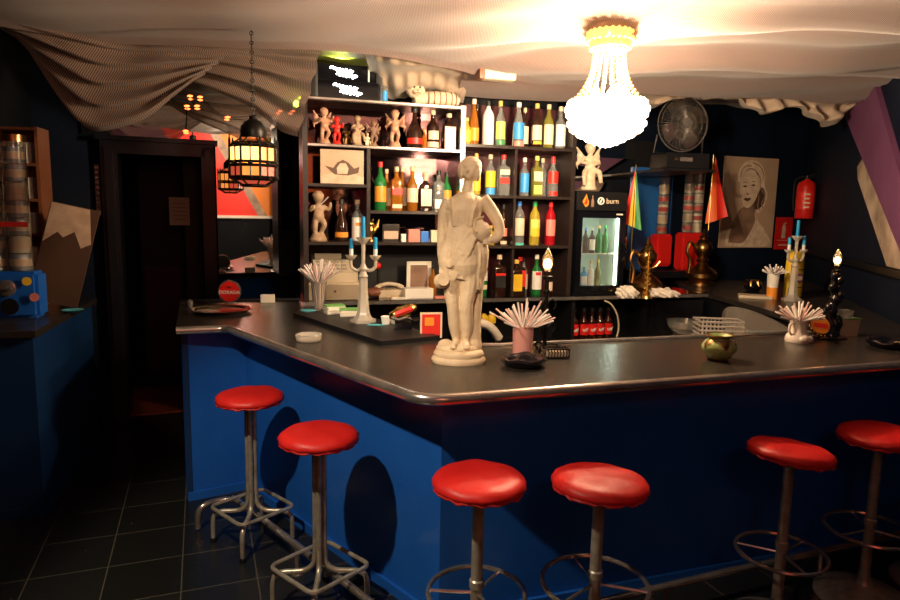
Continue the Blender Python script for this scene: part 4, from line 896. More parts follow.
b = B(); tube(b, arc((.238, -.008, .772), .026, 0, 350, 24, plane='xz'), .006, 6, closed=True); tube(b, [(.228, -.008, .755), (.248, -.008, .79)], .006, 6); obj('round_logo', b, 'lab_white', hd)
o = text_mesh('header_lettering', 'burn', .062, 'lab_cream', hd, (.345, -.006, .772), (R(90), 0, 0))
b = B(); box(b, (.42, -.002, .667), (.055, .004, .012)); obj('brand_plate', b, 'paper', dr, False)
for k, (u, z, m, c, h, r, tx) in enumerate([(.105, .342, 'white_plastic', None, .14, .026, 'white carton like can on the upper fridge shelf'), (.165, .342, 'dark_glass', 'cap_blue', .21, .024, 'dark bottle on the upper fridge shelf beside the white can'),
        (.225, .342, 'dark_glass', 'cap_white', .21, .024, 'dark bottle beside the green ones in the fridge'), (.29, .342, 'green_glass', 'cap_gold', .23, .025, 'green beer bottle in the middle of the upper fridge shelf'), (.35, .342, 'green_glass', 'cap_green', .23, .025, 'green beer bottle at the bright end of the upper fridge shelf'),
        (.10, .055, 'white_plastic', None, .20, .026, 'pale can on the lower fridge shelf'), (.165, .055, 'lab_blue', None, .17, .026, 'blue and silver energy drink can in the fridge'), (.23, .055, 'lab_white', 'cap_gold', .22, .024, 'gold topped bottle on the lower fridge shelf'), (.295, .055, 'olive_glass', 'cap_gold', .23, .025, 'gold necked bottle at the bright end of the lower fridge shelf')]):
    bottle(2.13 + u + .022, LED + z, h, r * 1.12, 'spirit' if c else 'sq', m, 'lab_white' if k in (6, 2) else None, c, tx, d=.13, name='chilled_drink', group='drinks in the fridge')
b = B(); tube(b, smooth_pts([(0, 0, 1.06), (.06, -.01, 1.03), (.115, -.02, .94), (.135, -.02, .83), (.12, -.02, .75)], 5), .007, 6); tag(obj('power_cable', b, 'beige_plastic', None, loc=SH(2.42, -.05, 0), rotz=SA), 'beige cable curving down below the drinks fridge', 'cable')

# ------------------------------------------------------------ statue
t = thing('statue', 'cream plaster statue of a draped woman with two jugs on the bar', 'statue', (.045, 2.925, T), R(0))
b = B()
lathe(b, [(0, 0), (.122, 0), (.126, .012), (.120, .024), (.112, .028), (.116, .040), (.110, .052), (.095, .058), (0, .060)], 36, sy=.78)
obj('plinth', b, 'stone', t)
b = B()
blob(b, (-.01, .01, .062), (.10, .075, .03)); blob(b, (.05, .03, .07), (.06, .05, .05)); blob(b, (-.06, .02, .07), (.04, .04, .03))
# legs
def limb(pts, rad, n=4, seg=12):
    P = smooth_pts(pts, n); rr = []
    for i in range(len(P)):
        f = i / (len(P) - 1) * (len(rad) - 1); k = min(int(f), len(rad) - 2); rr.append(rad[k] * (1 - (f - k)) + rad[k + 1] * (f - k))
    tube(b, P, rr, seg)
limb([(-.025, .0, .47), (-.040, -.012, .36), (-.030, -.02, .26), (-.022, -.002, .17), (-.012, .008, .095)], [.046, .040, .029, .028, .016])
limb([(.045, .0, .47), (.040, -.02, .36), (.030, -.030, .27), (.035, -.012, .17), (.030, -.0, .095)], [.050, .043, .030, .029, .016])
limb([(-.012, .012, .095), (-.018, -.025, .085), (-.028, -.058, .078)], [.019, .017, .011]); limb([(.030, .006, .095), (.032, -.03, .085), (.034, -.062, .078)], [.019, .017, .011])
for fx_ in (-.028, .034):
    for j in range(4): blob(b, (fx_ - .010 + j * .007, -.068 + abs(j - 1) * .003, .076), .0055, sub=1)
# drapery hanging behind the legs
limb([(.060, .035, .50), (.070, .040, .36), (.066, .040, .2), (.060, .035, .08)], [.045, .036, .034, .045])
limb([(.02, .045, .45), (.03, .045, .25), (.02, .04, .08)], [.04, .03, .035])
# torso
limb([(.010, .0, .43), (.008, 0, .50), (.000, .0, .56), (.002, .0, .62), (.010, -.004, .69), (.018, .0, .735), (.024, .004, .765)], [.070, .080, .066, .060, .070, .062, .030], seg=18)
blob(b, (.01, 0, .46), (.088, .062, .07)); blob(b, (-.02, 0, .70), (.062, .05, .05)); blob(b, (.05, 0, .71), (.055, .05, .05))
blob(b, (-.020, -.040, .695), (.028, .024, .028)); blob(b, (.042, -.040, .70), (.028, .024, .028))
limb([(.012, .004, .72), (.006, .004, .62), (.008, .006, .53), (.014, .006, .45), (.022, .008, .40)], [.062, .068, .080, .088, .070], seg=20)
limb([(-.03, -.005, .52), (-.045, -.006, .44), (-.045, -.006, .365)], [.040, .048, .034]); limb([(.05, .0, .50), (.066, .0, .42), (.074, .008, .33)], [.046, .046, .024])
# neck and head (turned a little to her right)
limb([(.022, .004, .75), (.026, .0, .80), (.030, -.002, .83)], [.032, .023, .022])
blob(b, (.034, -.004, .866), (.036, .042, .050), rot=(0, 0, .4)); blob(b, (.026, -.022, .846), (.024, .024, .026), rot=(0, 0, .3))
blob(b, (.020, -.048, .858), (.006, .009, .010), sub=1); blob(b, (.036, .010, .884), (.052, .054, .044)); blob(b, (-.006, .004, .862), (.016, .034, .040)); blob(b, (.060, .030, .870), (.028, .028, .026)); blob(b, (.005, .0, .87), (.014, .030, .034)); blob(b, (.064, -.005, .855), (.018, .03, .04))
# arm hanging down (picture side of the whisky bottles) and its hand round the shell jug
limb([(-.058, .0, .735), (-.078, .004, .68), (-.085, .004, .61), (-.086, -.002, .55), (-.088, -.01, .49), (-.080, -.022, .445)], [.028, .027, .023, .022, .018, .013])
limb([(-.080, -.02, .45), (-.078, -.03, .42), (-.072, -.032, .40)], [.014, .013, .010])
for j in range(4): limb([(-.090 + j * .009, -.026, .435), (-.092 + j * .009, -.042, .415), (-.088 + j * .008, -.044, .395)], [.0065, .006, .005], 2, 6)
# bent arm over the jug
limb([(.090, .0, .745), (.125, .004, .70), (.160, -.002, .645), (.168, -.012, .60), (.150, -.035, .565), (.118, -.058, .565)], [.030, .030, .027, .024, .021, .014])
for j in range(4): limb([(.125, -.055, .572 - j * .009), (.108, -.068, .574 - j * .009), (.092, -.066, .574 - j * .009)], [.0065, .006, .005], 2, 6)
# dress: tunic over the torso and a short skirt with a slanting hem, both pleated
def robe(prof, hem, n=72, amp=.0045, twist=3.0, freq=13):
    rings = []
    for i, (z, cx, cy, rx, ry) in enumerate(prof):
        ring = []
        for k in range(n):
            a = 2 * math.pi * k / n; f = 1 + (amp / rx) * (math.sin(freq * a + twist * z * 9) + .5 * math.sin((freq * 2 - 3) * a - twist * z * 5)); zz = z
            if i == 0: zz = z + hem * -math.cos(a) + .012 * math.sin(3 * a)
            ring.append(b.verts.new((cx + rx * f * math.cos(a), cy + ry * f * math.sin(a), zz)))
        rings.append(ring)
    for A, C_ in zip(rings, rings[1:]):
        for k in range(n): b.faces.new((A[k], A[(k + 1) % n], C_[(k + 1) % n], C_[k]))
    b.faces.new(rings[0][::-1]); b.faces.new(rings[-1])
robe([(.372, .012, .004, .092, .066), (.42, .012, .004, .096, .068), (.48, .012, .002, .096, .068), (.54, .006, .002, .080, .058), (.575, .002, .002, .070, .052), (.62, .003, .0, .070, .052), (.68, .008, -.004, .078, .058), (.72, .012, 0, .076, .05), (.752, .018, .002, .058, .036)], .034)
for k in range(6): limb([(.088 - .010 * k, -.040 - .004 * k, .62 - .004 * k), (.050 - .014 * k, -.066, .55 - .006 * k), (.0 - .010 * k, -.066, .47 - .006 * k), (-.040 - .003 * k, -.050, .42 + .01 * k)], [.007, .010, .010, .006], 4, 8)
for k in range(5): limb([(-.050 + .030 * k, -.030, .745), (-.040 + .022 * k, -.060, .70), (-.030 + .016 * k, -.054, .63)], [.005, .007, .006], 3, 8)
# neck and head (turned a little to her right)
limb([(.022, .004, .75), (.026, .0, .80), (.030, -.002, .83)], [.032, .023, .022])
blob(b, (.034, -.004, .866), (.036, .042, .050), rot=(0, 0, .4)); blob(b, (.026, -.022, .846), (.024, .024, .026), rot=(0, 0, .3))
blob(b, (.020, -.048, .858), (.006, .009, .010), sub=1); blob(b, (.036, .010, .884), (.052, .054, .044)); blob(b, (-.006, .004, .862), (.016, .034, .040)); blob(b, (.060, .030, .870), (.028, .028, .026)); blob(b, (.005, .0, .87), (.014, .030, .034)); blob(b, (.064, -.005, .855), (.018, .03, .04))
# arm hanging down (picture side of the whisky bottles) and its hand round the shell jug
limb([(-.058, .0, .735), (-.078, .004, .68), (-.085, .004, .61), (-.086, -.002, .55), (-.088, -.01, .49), (-.080, -.022, .445)], [.028, .027, .023, .022, .018, .013])
limb([(-.080, -.02, .45), (-.078, -.03, .42), (-.072, -.032, .40)], [.014, .013, .010])
for j in range(4): limb([(-.090 + j * .009, -.026, .435), (-.092 + j * .009, -.042, .415), (-.088 + j * .008, -.044, .395)], [.0065, .006, .005], 2, 6)
# bent arm over the jug
limb([(.090, .0, .745), (.125, .004, .70), (.160, -.002, .645), (.168, -.012, .60), (.150, -.035, .565), (.118, -.058, .565)], [.030, .030, .027, .024, .021, .014])
for j in range(4): limb([(.125, -.055, .572 - j * .009), (.108, -.068, .574 - j * .009), (.092, -.066, .574 - j * .009)], [.0065, .006, .005], 2, 6)
# dress: skirt swathe falling diagonally, hem and pleats
limb([(-.058, -.015, .55), (-.062, -.018, .46), (-.050, -.02, .38)], [.030, .040, .030]); limb([(.075, 0, .58), (.082, 0, .50), (.085, .01, .42), (.075, .02, .34)], [.038, .044, .036, .02])
for k in range(9):
    f = k / 8; limb([(.075 - .015 * k, -.05 + .012 * abs(k - 4) / 2, .63 + .006 * k), (.045 - .014 * k, -.068 + .004 * k, .53), (-.005 - .010 * k, -.060 + .004 * k, .43 - .006 * k), (-.035 - .004 * k, -.045, .37 + .012 * k)], [.008, .011, .011, .007], 4, 8)
for k in range(6): limb([(-.045 + .022 * k, -.035, .745), (-.040 + .018 * k, -.062, .69), (-.035 + .015 * k, -.055, .62)], [.006, .009, .008], 3, 8)
for k in range(5): limb([(.085 - .006 * k, -.035, .52), (.082 - .010 * k, -.045, .44), (.078 - .012 * k, -.035, .37 + .012 * k)], [.008, .010, .006], 3, 8)
sculpt('figure', b, 'stone', .0036, t, 1)
b = B(); lathe(b, [(0, -.045), (.020, -.043), (.040, -.018), (.044, .004), (.036, .026), (.022, .038), (.020, .048), (.030, .058), (.030, .062), (.015, .058), (0, .05)], 22, Matrix.Translation((.088, -.048, .600)) @ Matrix.Rotation(R(-18), 4, 'Y'))
tube(b, smooth_pts([(.072, -.058, .655), (.056, -.07, .64), (.054, -.085, .61), (.066, -.09, .595)], 4), .006, 6); obj('water_jug', b, 'stone', t)
b = B(); lathe(b, [(0, -.036), (.016, -.034), (.032, -.012), (.034, .006), (.020, .026), (.018, .034), (.026, .040), (0, .036)], 20, Matrix.Translation((-.086, -.05, .375)) @ Matrix.Rotation(R(75), 4, 'X') @ Matrix.Rotation(R(15), 4, 'Y')); obj('small_jug', b, 'stone', t)

# ------------------------------------------------------------ straws in cups
def straws(cx, cy, z, n, L, r0, spread, text, grp, mats=('straw', 'straw_pink'), rad=.0038, hr=.13, rr=.04):
    """straws stand inside the cup up to its rim (height hr, radius rr) and fan out above it"""
    for k in range(n):
        a = k * 2.399963 + .3; f = math.sqrt((k + .5) / n); c, s = math.cos(a), math.sin(a); up = (L - hr) * random.uniform(.75, 1.12); tl = spread * f * random.uniform(.8, 1.15)
        p0 = Vector((r0 * .6 * f * c, r0 * .6 * f * s, .008)); p1 = Vector((rr * .85 * f * c, rr * .85 * f * s, hr)); d = Vector((math.sin(tl) * c, math.sin(tl) * s, math.cos(tl)))
        b = B(); tube(b, [p0, p1, p1 + d * up * .25, p1 + d * up], rad, 7, cap=False); o = obj('drinking_straw', b, mats[k % len(mats)], None, True, (cx, cy, z)); tag(o, text, 'straw', grp)
def cup(x, y, r0, r1, h, m, name, text, cat='cup', ribs=0):
    b = B(); n = 24
    lathe(b, [(0, 0), (r0, 0), (r1, h), (r1 - .003, h), (r0 - .003, .006), (0, .006)], n)
    return tag(obj(name, b, m, None, loc=(x, y, T)), text, cat)
cup(.352, 3.055, .048, .050, .150, 'pink_plastic', 'straw_cup', 'straight pink plastic cup full of straws beside the statue')
straws(.352, 3.055, T, 40, .275, .045, 1.25, 'bendy pale straw fanning out of the straight pink cup', 'straws in the pink cup', ('straw', 'straw', 'straw_pink'), .0042, .14, .046)
b = B(); lathe(b, [(0, 0), (.038, 0), (.046, .09), (.052, .165), (.053, .19), (.050, .19), (.036, .01), (0, .01)], 10); tag(obj('straw_glass', b, 'clear', None, loc=(-.862, 4.24, T + .0255)), 'ribbed clear tumbler full of pale straws on the drip mat', 'glass')
straws(-.862, 4.24, T + .027, 40, .325, .036, 1.0, 'pale straw standing in the ribbed clear tumbler', 'straws in the ribbed tumbler', ('straw', 'straw_pink', 'straw'), .0052, .185, .048)
# jug shaped straw holder
t = thing('ceramic_jug', 'white ceramic jug with handle holding straws beside the gold dish', 'jug', (1.945, 3.575, T), .2)
b = B(); lathe(b, [(0, 0), (.062, 0), (.066, .012), (.060, .035), (.045, .055), (.042, .075), (.045, .11), (.048, .125), (.045, .125), (.038, .08), (0, .07)], 24); obj('body', b, 'porcelain', t)
b = B(); tube(b, smooth_pts([(-.042, -.01, .112), (-.068, -.016, .10), (-.072, -.018, .065), (-.05, -.012, .04)], 5), .006, 8); obj('handle', b, 'porcelain', t)
b = B(); blob(b, (.0, -.055, .022), (.034, .02, .022)); blob(b, (.038, -.045, .02), (.024, .018, .02)); obj('relief', b, 'porcelain', t)
straws(1.945, 3.575, T, 40, .225, .03, 1.35, 'short white straw spraying out of the ceramic jug', 'straws in the ceramic jug', ('straw', 'straw', 'straw_pink'), .0045, .12, .038)
# orange/white straw cup at the far leg of the bar
t = thing('straw_holder', 'tall white and orange straw holder beside the yellow bottle', 'straw holder', (2.74, 5.50, T), 0)
b = B(); lathe(b, [(0, 0), (.042, 0), (.044, .10), (0, .10)], 20); obj('lower_body', b, 'lab_orange', t); b = B(); lathe(b, [(.044, .10), (.048, .215), (.044, .215), (.040, .10)], 20); obj('upper_body', b, 'white_plastic', t)
straws(2.74, 5.50, T + .10, 24, .19, .03, 1.35, 'pale straw in the white and orange holder', 'straws in the orange holder', ('straw',), .0065, .11, .04)

# ------------------------------------------------------------ glass candelabra
def candelabra(loc, rz, s, text, ctexts):
    t = thing('glass_candelabra', text, 'candelabra', loc, rz)
    b = B(); prism(b, [(.075 * s * math.cos(R(60 * k)), .075 * s * math.sin(R(60 * k))) for k in range(6)], 0, .018 * s)
    lathe(b, [(.062 * s, .018 * s), (.045 * s, .035 * s), (.040 * s, .05 * s), (.036 * s, .06 * s), (.026 * s, .20 * s), (.026 * s, .26 * s), (0, .262 * s)], 6); obj('foot', b, 'frost', t)
    b = B(); lathe(b, [(0, .255 * s), (.022 * s, .26 * s), (.030 * s, .272 * s), (.022 * s, .285 * s), (.018 * s, .30 * s), (.026 * s, .315 * s), (.018 * s, .33 * s), (.011 * s, .35 * s), (.012 * s, .46 * s), (.022 * s, .47 * s), (.040 * s, .492 * s), (.042 * s, .50 * s), (.014 * s, .50 * s), (0, .49 * s)], 14); obj('stem', b, 'frost', t)
    for sx in (-1, 1):
        b = B(); tube(b, smooth_pts([(sx * .015 * s, 0, .315 * s), (sx * .04 * s, 0, .305 * s), (sx * .068 * s, 0, .325 * s), (sx * .072 * s, 0, .355 * s), (sx * .070 * s, 0, .375 * s)], 5), .010 * s, 8)
        lathe(b, [(0, .365 * s), (.018 * s, .37 * s), (.032 * s, .388 * s), (.034 * s, .395 * s), (.014 * s, .395 * s), (0, .39 * s)], 14, Matrix.Translation((sx * .070 * s, 0, 0))); obj('arm', b, 'frost', t)
    M_ = Matrix.Rotation(rz, 4, 'Z')
    for k, (dx, z0, h, w) in enumerate(((0, .492, .125, 0), (-.070, .388, .10, .45), (.070, .388, .11, .4))):
        p = M_ @ Vector((dx * s, 0, 0)); c = thing('taper_candle', ctexts[k], 'candle', (loc[0] + p.x, loc[1] + p.y, loc[2] + z0 * s), 0, 'blue candles')
        if w: b = B(); lathe(b, [(0, 0), (.012 * s, 0), (.012 * s, h * w * s), (0, h * w * s)], 10); obj('drip_sleeve', b, 'white_wax', c)
        b = B(); lathe(b, [(0, h * w * s), (.0125 * s, h * w * s), (.0115 * s, h * s), (.004 * s, h * s + .003), (0, h * s + .003)], 10); obj('wax', b, 'blue_wax', c)
        b = B(); tube(b, [(0, 0, h * s), (0, 0, h * s + .008)], .001, 4); obj('wick', b, 'black', c)
candelabra((-.512, 3.80, T + .0255), .12, 1.0, 'frosted glass candelabra with three blue candles on the drip mat', ['tall blue candle in the top cup of the large candelabra', 'blue and white candle on the large candelabra arm nearer the tumbler', 'blue and white candle on the large candelabra arm nearer the shelves'])
candelabra((2.86, 5.40, T), .3, 1.08, 'small glass candelabra with blue candles before the yellow bottle', ['blue candle in the top cup of the candelabra by the yellow bottle', 'blue candle on the candelabra arm nearer the orange holder', 'blue candle on the candelabra arm farther from the orange holder'])
# drip mat under it
b = B(); prism(b, [(-1.00, 4.10), (-.345, 3.235), (-.05, 3.42), (-.72, 4.28), (-.95, 4.42)], T, T + .025); tag(obj('drip_mat', b, 'black', None, False), 'long flat black board lying on the bar under candelabra and tumbler', 'mat')
b = B(); lathe(b, [(0, 0), (.05, 0), (.05, .004), (0, .004)], 20); tag(obj('coaster', b, 'teal', None, loc=(-.925, 4.20, T + .0255)), 'round teal coaster beside the ribbed tumbler', 'coaster')
b = B(); prism(b, [(-.05, -.01), (-.01, -.02), (.03, -.012), (.055, .008), (.01, .016), (-.04, .014)], 0, .003); tag(obj('wax_puddle', b, 'teal', None, loc=(-.425, 3.70, T + .0255)), 'thin turquoise wax spill at the candelabra foot', 'wax spill')
for k, (x, y, n, rz) in enumerate(((-.735, 4.10, 7, .5), (-.625, 4.01, 6, .2))):
    for j in range(n):
        b = B(); box(b, (0, 0, .004), (.12, .09, .0075)); o = obj('paper_napkin', b, 'green_print' if j == n - 1 else 'paper', None, False, (x + .004 * math.sin(j * 2), y + .004 * math.cos(j * 3), T + .0255 + j * .008), rz + .05 * math.sin(j * 5))
        top = j == n - 1; w = ('beside the tumbler', 'beside the candelabra')[k]
        tag(o, ('green printed card topping the stack %s' if top else 'cream card in the stack %s') % w, 'card', 'cards stacked %s' % w)
# gold and red snack bag on black stand, red framed card, small white cups
t = thing('snack_bag', 'crinkled gold and red foil bag lying on a black stand', 'snack bag', (-.262, 3.60, T + .0255), .2)
b = B(); blob(b, (0, 0, .095), (.085, .045, .036), rot=(0, -.35, 0), sub=3)
for v in b.verts: v.co += Vector((.003 * math.sin(v.co.z * 200), .004 * math.sin(v.co.x * 130), .003 * math.sin(v.co.x * 170 + v.co.y * 90)))
obj('foil_bag', b, 'gold', t)
b = B(); tube(b, [(-.05, -.05, .088), (.0, -.055, .108), (.045, -.05, .122)], .016, 6); obj('red_band', b, 'lab_red', t)
b = B(); tube(b, [(-.07, -.04, .07), (-.03, -.055, .06), (.02, -.055, .075)], .010, 6); obj('silver_crimp', b, 'steel_tray', t)
b = B(); box(b, (0, 0, .03), (.10, .07, .06), bev=.008); tube(b, [(.05, 0, .05), (.10, 0, .055), (.10, 0, .0)], .012, 6); obj('stand', b, 'black_gloss', t)
for k, (x, y) in enumerate(((-.372, 3.74), (-.325, 3.78))):
    b = B(); lathe(b, [(0, 0), (.022, 0), (.026, .025), (.030, .045), (.026, .047), (.02, .006), (0, .006)], 16); tag(obj('small_cup', b, 'white_plastic', None, loc=(x, y, T + .0255)), ['small white cup between candelabra and foil bag', 'small white cup half hidden behind the foil bag'][k], 'cup')
t = thing('framed_card', 'upright card with red and cream border behind the foil bag', 'card', (-.10, 3.478, T + .0), .15)
b = B(); box(b, (0, 0, .07), (.12, .006, .14)); obj('card', b, 'lab_cream', t, False); b = B(); box(b, (0, -.0035, .07), (.10, .002, .12)); obj('red_field', b, 'lab_red', t, False); b = B(); box(b, (-.01, -.005, .09), (.05, .002, .045)); obj('inner_print', b, 'lab_orange', t, False)
# tray, ashtrays, beer badge
b = B(); lathe(b, [(0, .006), (.165, .006), (.175, .012), (.190, .020), (.192, .024), (.186, .023), (.172, .014), (.16, .0), (0, .0)][::-1], 40); tag(obj('round_tray', b, 'steel_tray', None, loc=(-1.50, 4.22, T + .001)), 'round polished steel tray on the doorway end of the bar', 'tray')
t = thing('glass_ashtray', 'small round clear glass ashtray on the bar above the second stool', 'ashtray', (-.735, 3.34, T))
b = B(); lathe(b, [(0, .0), (.060, .0), (.066, .006), (.068, .032), (.060, .034), (.056, .010), (0, .008)], 32); obj('bowl', b, 'frost', t)
b = B(); tube(b, arc((0, 0, .033), .063, 0, 352, 40), .0035, 6, closed=True); obj('rim', b, 'clear_glass', t)
def dark_ash(x, y, text, sx=1):
    t = thing('black_ashtray', text, 'ashtray', (x, y, T))
    b = B(); n = 36
    lathe(b, [(0, .0), (.075, .0), (.098, .016), (.106, .032), (.100, .040), (.085, .036), (.070, .016), (0, .012)], n)
    for v in b.verts:
        if v.co.z > .025: v.co.z += .005 * math.sin(6 * math.atan2(v.co.y, v.co.x))
    obj('bowl', b, 'black_gloss', t)
    b = B(); lathe(b, [(0, .013), (.03, .014), (.0, .018)], 14); obj('boss', b, 'black_gloss', t)
dark_ash(.335, 2.87, 'glossy black ashtray in front of the straight pink cup'); dark_ash(2.375, 3.46, 'glossy black ashtray at the outer end of the bar')
t = thing('beer_tap_badge', 'round red beer badge with white lettering standing behind the steel tray', 'beer badge', (-1.545, 4.52, T), .1)
b = B(); lathe(b, [(0, 0), (.045, 0), (.04, .012), (.012, .02), (.010, .04), (0, .04)], 16); obj('foot', b, 'chrome', t)
b = B(); lathe(b, [(0, -.010), (.078, -.010), (.080, 0), (.078, .010), (0, .010)], 36, Matrix.Translation((0, 0, .100)) @ Matrix.Rotation(R(90), 4, 'X')); obj('rim', b, 'chrome', t)
b = B(); lathe(b, [(0, .0105), (.070, .0105), (.070, .0125), (0, .0125)], 36, Matrix.Translation((0, 0, .100)) @ Matrix.Rotation(R(90), 4, 'X')); dd = obj('red_disc', b, 'red_plastic', t)
text_mesh('lettering', 'DORADA', .034, 'lab_white', t, (0, -.0145, .094), (R(90), 0, 0), .001)
b = B(); prism(b, [(-.012, .0), (0, .006), (.012, 0), (.014, .012), (.006, .008), (0, .016), (-.006, .008), (-.014, .012)], 0, .0015, Matrix.Translation((0, -.0125, .124)) @ Matrix.Rotation(R(90), 4, 'X')); obj('crown_emblem', b, 'gold', t, False)
b = B(); box(b, (0, 0, .03), (.10, .02, .06), bev=.003); tag(obj('paper_box', b, 'paper', None, False, (-1.33, 4.70, T), .2), 'small cream box behind the beer badge', 'box')
b = B(); lathe(b, [(0, 0), (.02, 0), (.024, .03), (.012, .045), (0, .05)], 14); tag(obj('metal_knob', b, 'chrome', None, loc=(-1.80, 4.45, T)), 'small chrome knob by the tray at the counter end', 'knob')

# ------------------------------------------------------------ wrought iron candle lamp and green pot
def bulb_parts(t, x, y, z, s=1):
    b = B(); lathe(b, [(0, 0), (.012 * s, 0), (.014 * s, .01 * s), (.024 * s, .035 * s), (.022 * s, .06 * s), (.008 * s, .095 * s), (0, .108 * s)], 14, Matrix.Translation((x, y, z))); g = obj('flame_bulb', b, 'clear', t)
    b = B(); blob(b, (x, y, z + .036 * s), (.013 * s, .013 * s, .022 * s)); obj('filament', b, 'filament', t)
t = thing('iron_candle_lamp', 'black wrought iron table lamp with glowing flame bulb by the pink cup', 'lamp', (.478, 3.20, T), 0)
b = B()
for k in range(3):
    a = k * 2.1; c, s = math.cos(a), math.sin(a)
    tube(b, smooth_pts([(.0, 0, .03), (.05 * c, .05 * s, .035), (.075 * c, .075 * s, .018), (.062 * c, .062 * s, .004), (.05 * c, .05 * s, .016)], 4), .006, 6)
    tube(b, smooth_pts([(0, 0, .10), (.03 * c, .03 * s, .14), (.05 * c, .05 * s, .12), (.035 * c, .035 * s, .09)], 4), .005, 6)
    tube(b, smooth_pts([(0, 0, .22), (.025 * c, .025 * s, .26), (.05 * c, .05 * s, .24), (.04 * c, .04 * s, .21)], 4), .004, 6)
tube(b, [(0, 0, .01), (0, 0, .36)], .011, 10); blob(b, (0, 0, .16), .02, sub=1); blob(b, (0, 0, .30), .018, sub=1)
lathe(b, [(0, .355), (.02, .36), (.028, .375), (.016, .38), (.016, .40), (0, .40)], 14); obj('stem', b, 'iron', t); bulb_parts(t, 0, 0, .395, 1.15)
lamp('POINT', 'candle_bulb_light', (.478, 3.14, T + .44), .5, (1, .4, .1), .02)
t = thing('iron_basket', 'low black wrought iron basket beside the candle lamp', 'basket', (.515, 3.05, T), .1)
b = B()
for z in (.006, .045): tube(b, [(-.055, -.032, z), (.055, -.032, z), (.055, .032, z), (-.055, .032, z)], .004, 6, closed=True)
for i in range(8):
    x = -.05 + i * .0143
    for y in (-.032, .032): tube(b, smooth_pts([(x, y, .006), (x + .006, y, .025), (x, y, .045)], 3), .003, 5)
obj('wire_body', b, 'iron', t); b = B(); box(b, (0, 0, .02), (.09, .05, .03)); obj('contents', b, 'dark_beige', t, False)
t = thing('candle_pot', 'squat green and brown glazed pot on the bar', 'pot', (1.30, 3.075, T), 0)
b = B(); lathe(b, [(0, 0), (.045, 0), (.045, .008), (.060, .020), (.080, .050), (.080, .070), (.062, .092), (.050, .100), (.048, .108), (.062, .120), (.058, .122), (.042, .108), (.06, .08), (0, .05)], 32); obj('body', b, 'green_glaze', t)
b = B(); tube(b, arc((0, 0, .119), .060, 0, 352, 40), .005, 6, closed=True); obj('rim', b, 'bronze', t)
for k in range(5):
    a = R(-90 + 72 * k); b = B(); P = [(-.35, .100), (.35, .100), (0, .055)]
    def pt(da, z, rr): return (rr * math.cos(a + da), rr * math.sin(a + da), z)
    V = [b.verts.new(pt(-.42, .098, .058)), b.verts.new(pt(-.2, .098, .060)), b.verts.new(pt(0, .098, .0605)), b.verts.new(pt(.2, .098, .060)), b.verts.new(pt(.42, .098, .058)), b.verts.new(pt(.2, .078, .0785)), b.verts.new(pt(0, .056, .0825)), b.verts.new(pt(-.2, .078, .0785)), b.verts.new(pt(0, .078, .0795))]
    for q in ((0, 1, 7), (1, 2, 8, 7), (2, 3, 5, 8), (3, 4, 5), (7, 8, 6), (8, 5, 6)): b.faces.new([V[i] for i in q])
    obj('brown_drip', b, 'bronze', t)
b = B(); lathe(b, [(0, 0), (.046, 0), (.050, .004), (.046, .008), (0, .008)], 24); obj('foot_ring', b, 'bronze', t)

# ------------------------------------------------------------ oval dish, napkin holder, figure candle lamp
t = thing('oval_dish', 'oval black dish with gold beaded border standing tilted by the jug', 'dish', (2.145, 3.72, T), .35)
DM = Matrix.Translation((0, 0, .075)) @ Matrix.Rotation(R(62), 4, 'X')
b = B(); lathe(b, [(0, -.004), (.09, -.004), (.098, .008), (.092, .012), (.075, .002), (0, .0)], 32, DM, 1, .80); obj('rim', b, 'black_gloss', t)
b = B(); lathe(b, [(0, .001), (.072, .003), (.072, .004), (0, .004)], 28, DM, 1, .78); obj('painted_center', b, 'lab_orange', t)
b = B(); prism(b, [(-.05, -.012), (.05, -.03), (.055, .0), (-.045, .012)], .004, .006, DM); obj('red_motif', b, 'lab_red', t, False)
for k in range(10):
    a = R(115 + k * 17); b = B(); blob(b, DM @ Vector((.092 * math.cos(a), .075 * math.sin(a), .012)), .0085, sub=1); obj('gold_bead', b, 'gold', t)
b = B(); lathe(b, [(0, 0), (.11, 0), (.12, .006), (.10, .012), (0, .008)], 28, Matrix.Translation((.05, -.03, 0)), 1, .6); obj('base_plate', b, 'black_gloss', t)
t = thing('napkin_holder', 'cream napkin holder with a glass standing on it', 'napkin holder', (2.335, 3.80, T), .3)
b = B(); prism(b, [(-.062, 0), (.062, 0), (.078, .10), (-.082, .10)], -.04, .04, Matrix.Rotation(R(90), 4, 'X')); obj('body', b, 'beige_plastic', t, False)
b = B(); box(b, (0, 0, .103), (.17, .085, .005)); obj('lid', b, 'green_print', t, False)
b = B(); lathe(b, [(0, 0), (.04, 0), (.052, .03), (.055, .045), (.050, .045), (.038, .006), (0, .006)], 20); tag(obj('glass_bowl', b, 'clear', None, loc=(2.33, 3.80, T + .106)), 'small clear glass bowl on top of the napkin holder', 'bowl')
t = thing('figure_candle_lamp', 'twisted black figure lamp with glowing flame bulb behind the gold dish', 'lamp', (2.235, 3.76 , T), 0)
b = B(); P = smooth_pts([(0, 0, 0), (.02, 0, .07), (-.012, 0, .15), (.014, 0, .23), (-.008, 0, .30), (0, 0, .38)], 5); tube(b, P, [.045 - .028 * i / (len(P) - 1) + .006 * math.sin(i * 1.4) for i in range(len(P))], 12)
for k, (x, z) in enumerate(((.03, .10), (-.03, .17), (.028, .24), (-.02, .29), (.02, .33))): blob(b, (x, -.012, z), (.022, .02, .028))
lathe(b, [(0, .37), (.018, .375), (.026, .39), (.014, .395), (.014, .415), (0, .415)], 14); lathe(b, [(0, 0), (.055, 0), (.05, .02), (0, .025)], 20); obj('figure_stem', b, 'black_gloss', t); bulb_parts(t, 0, 0, .412, .95)
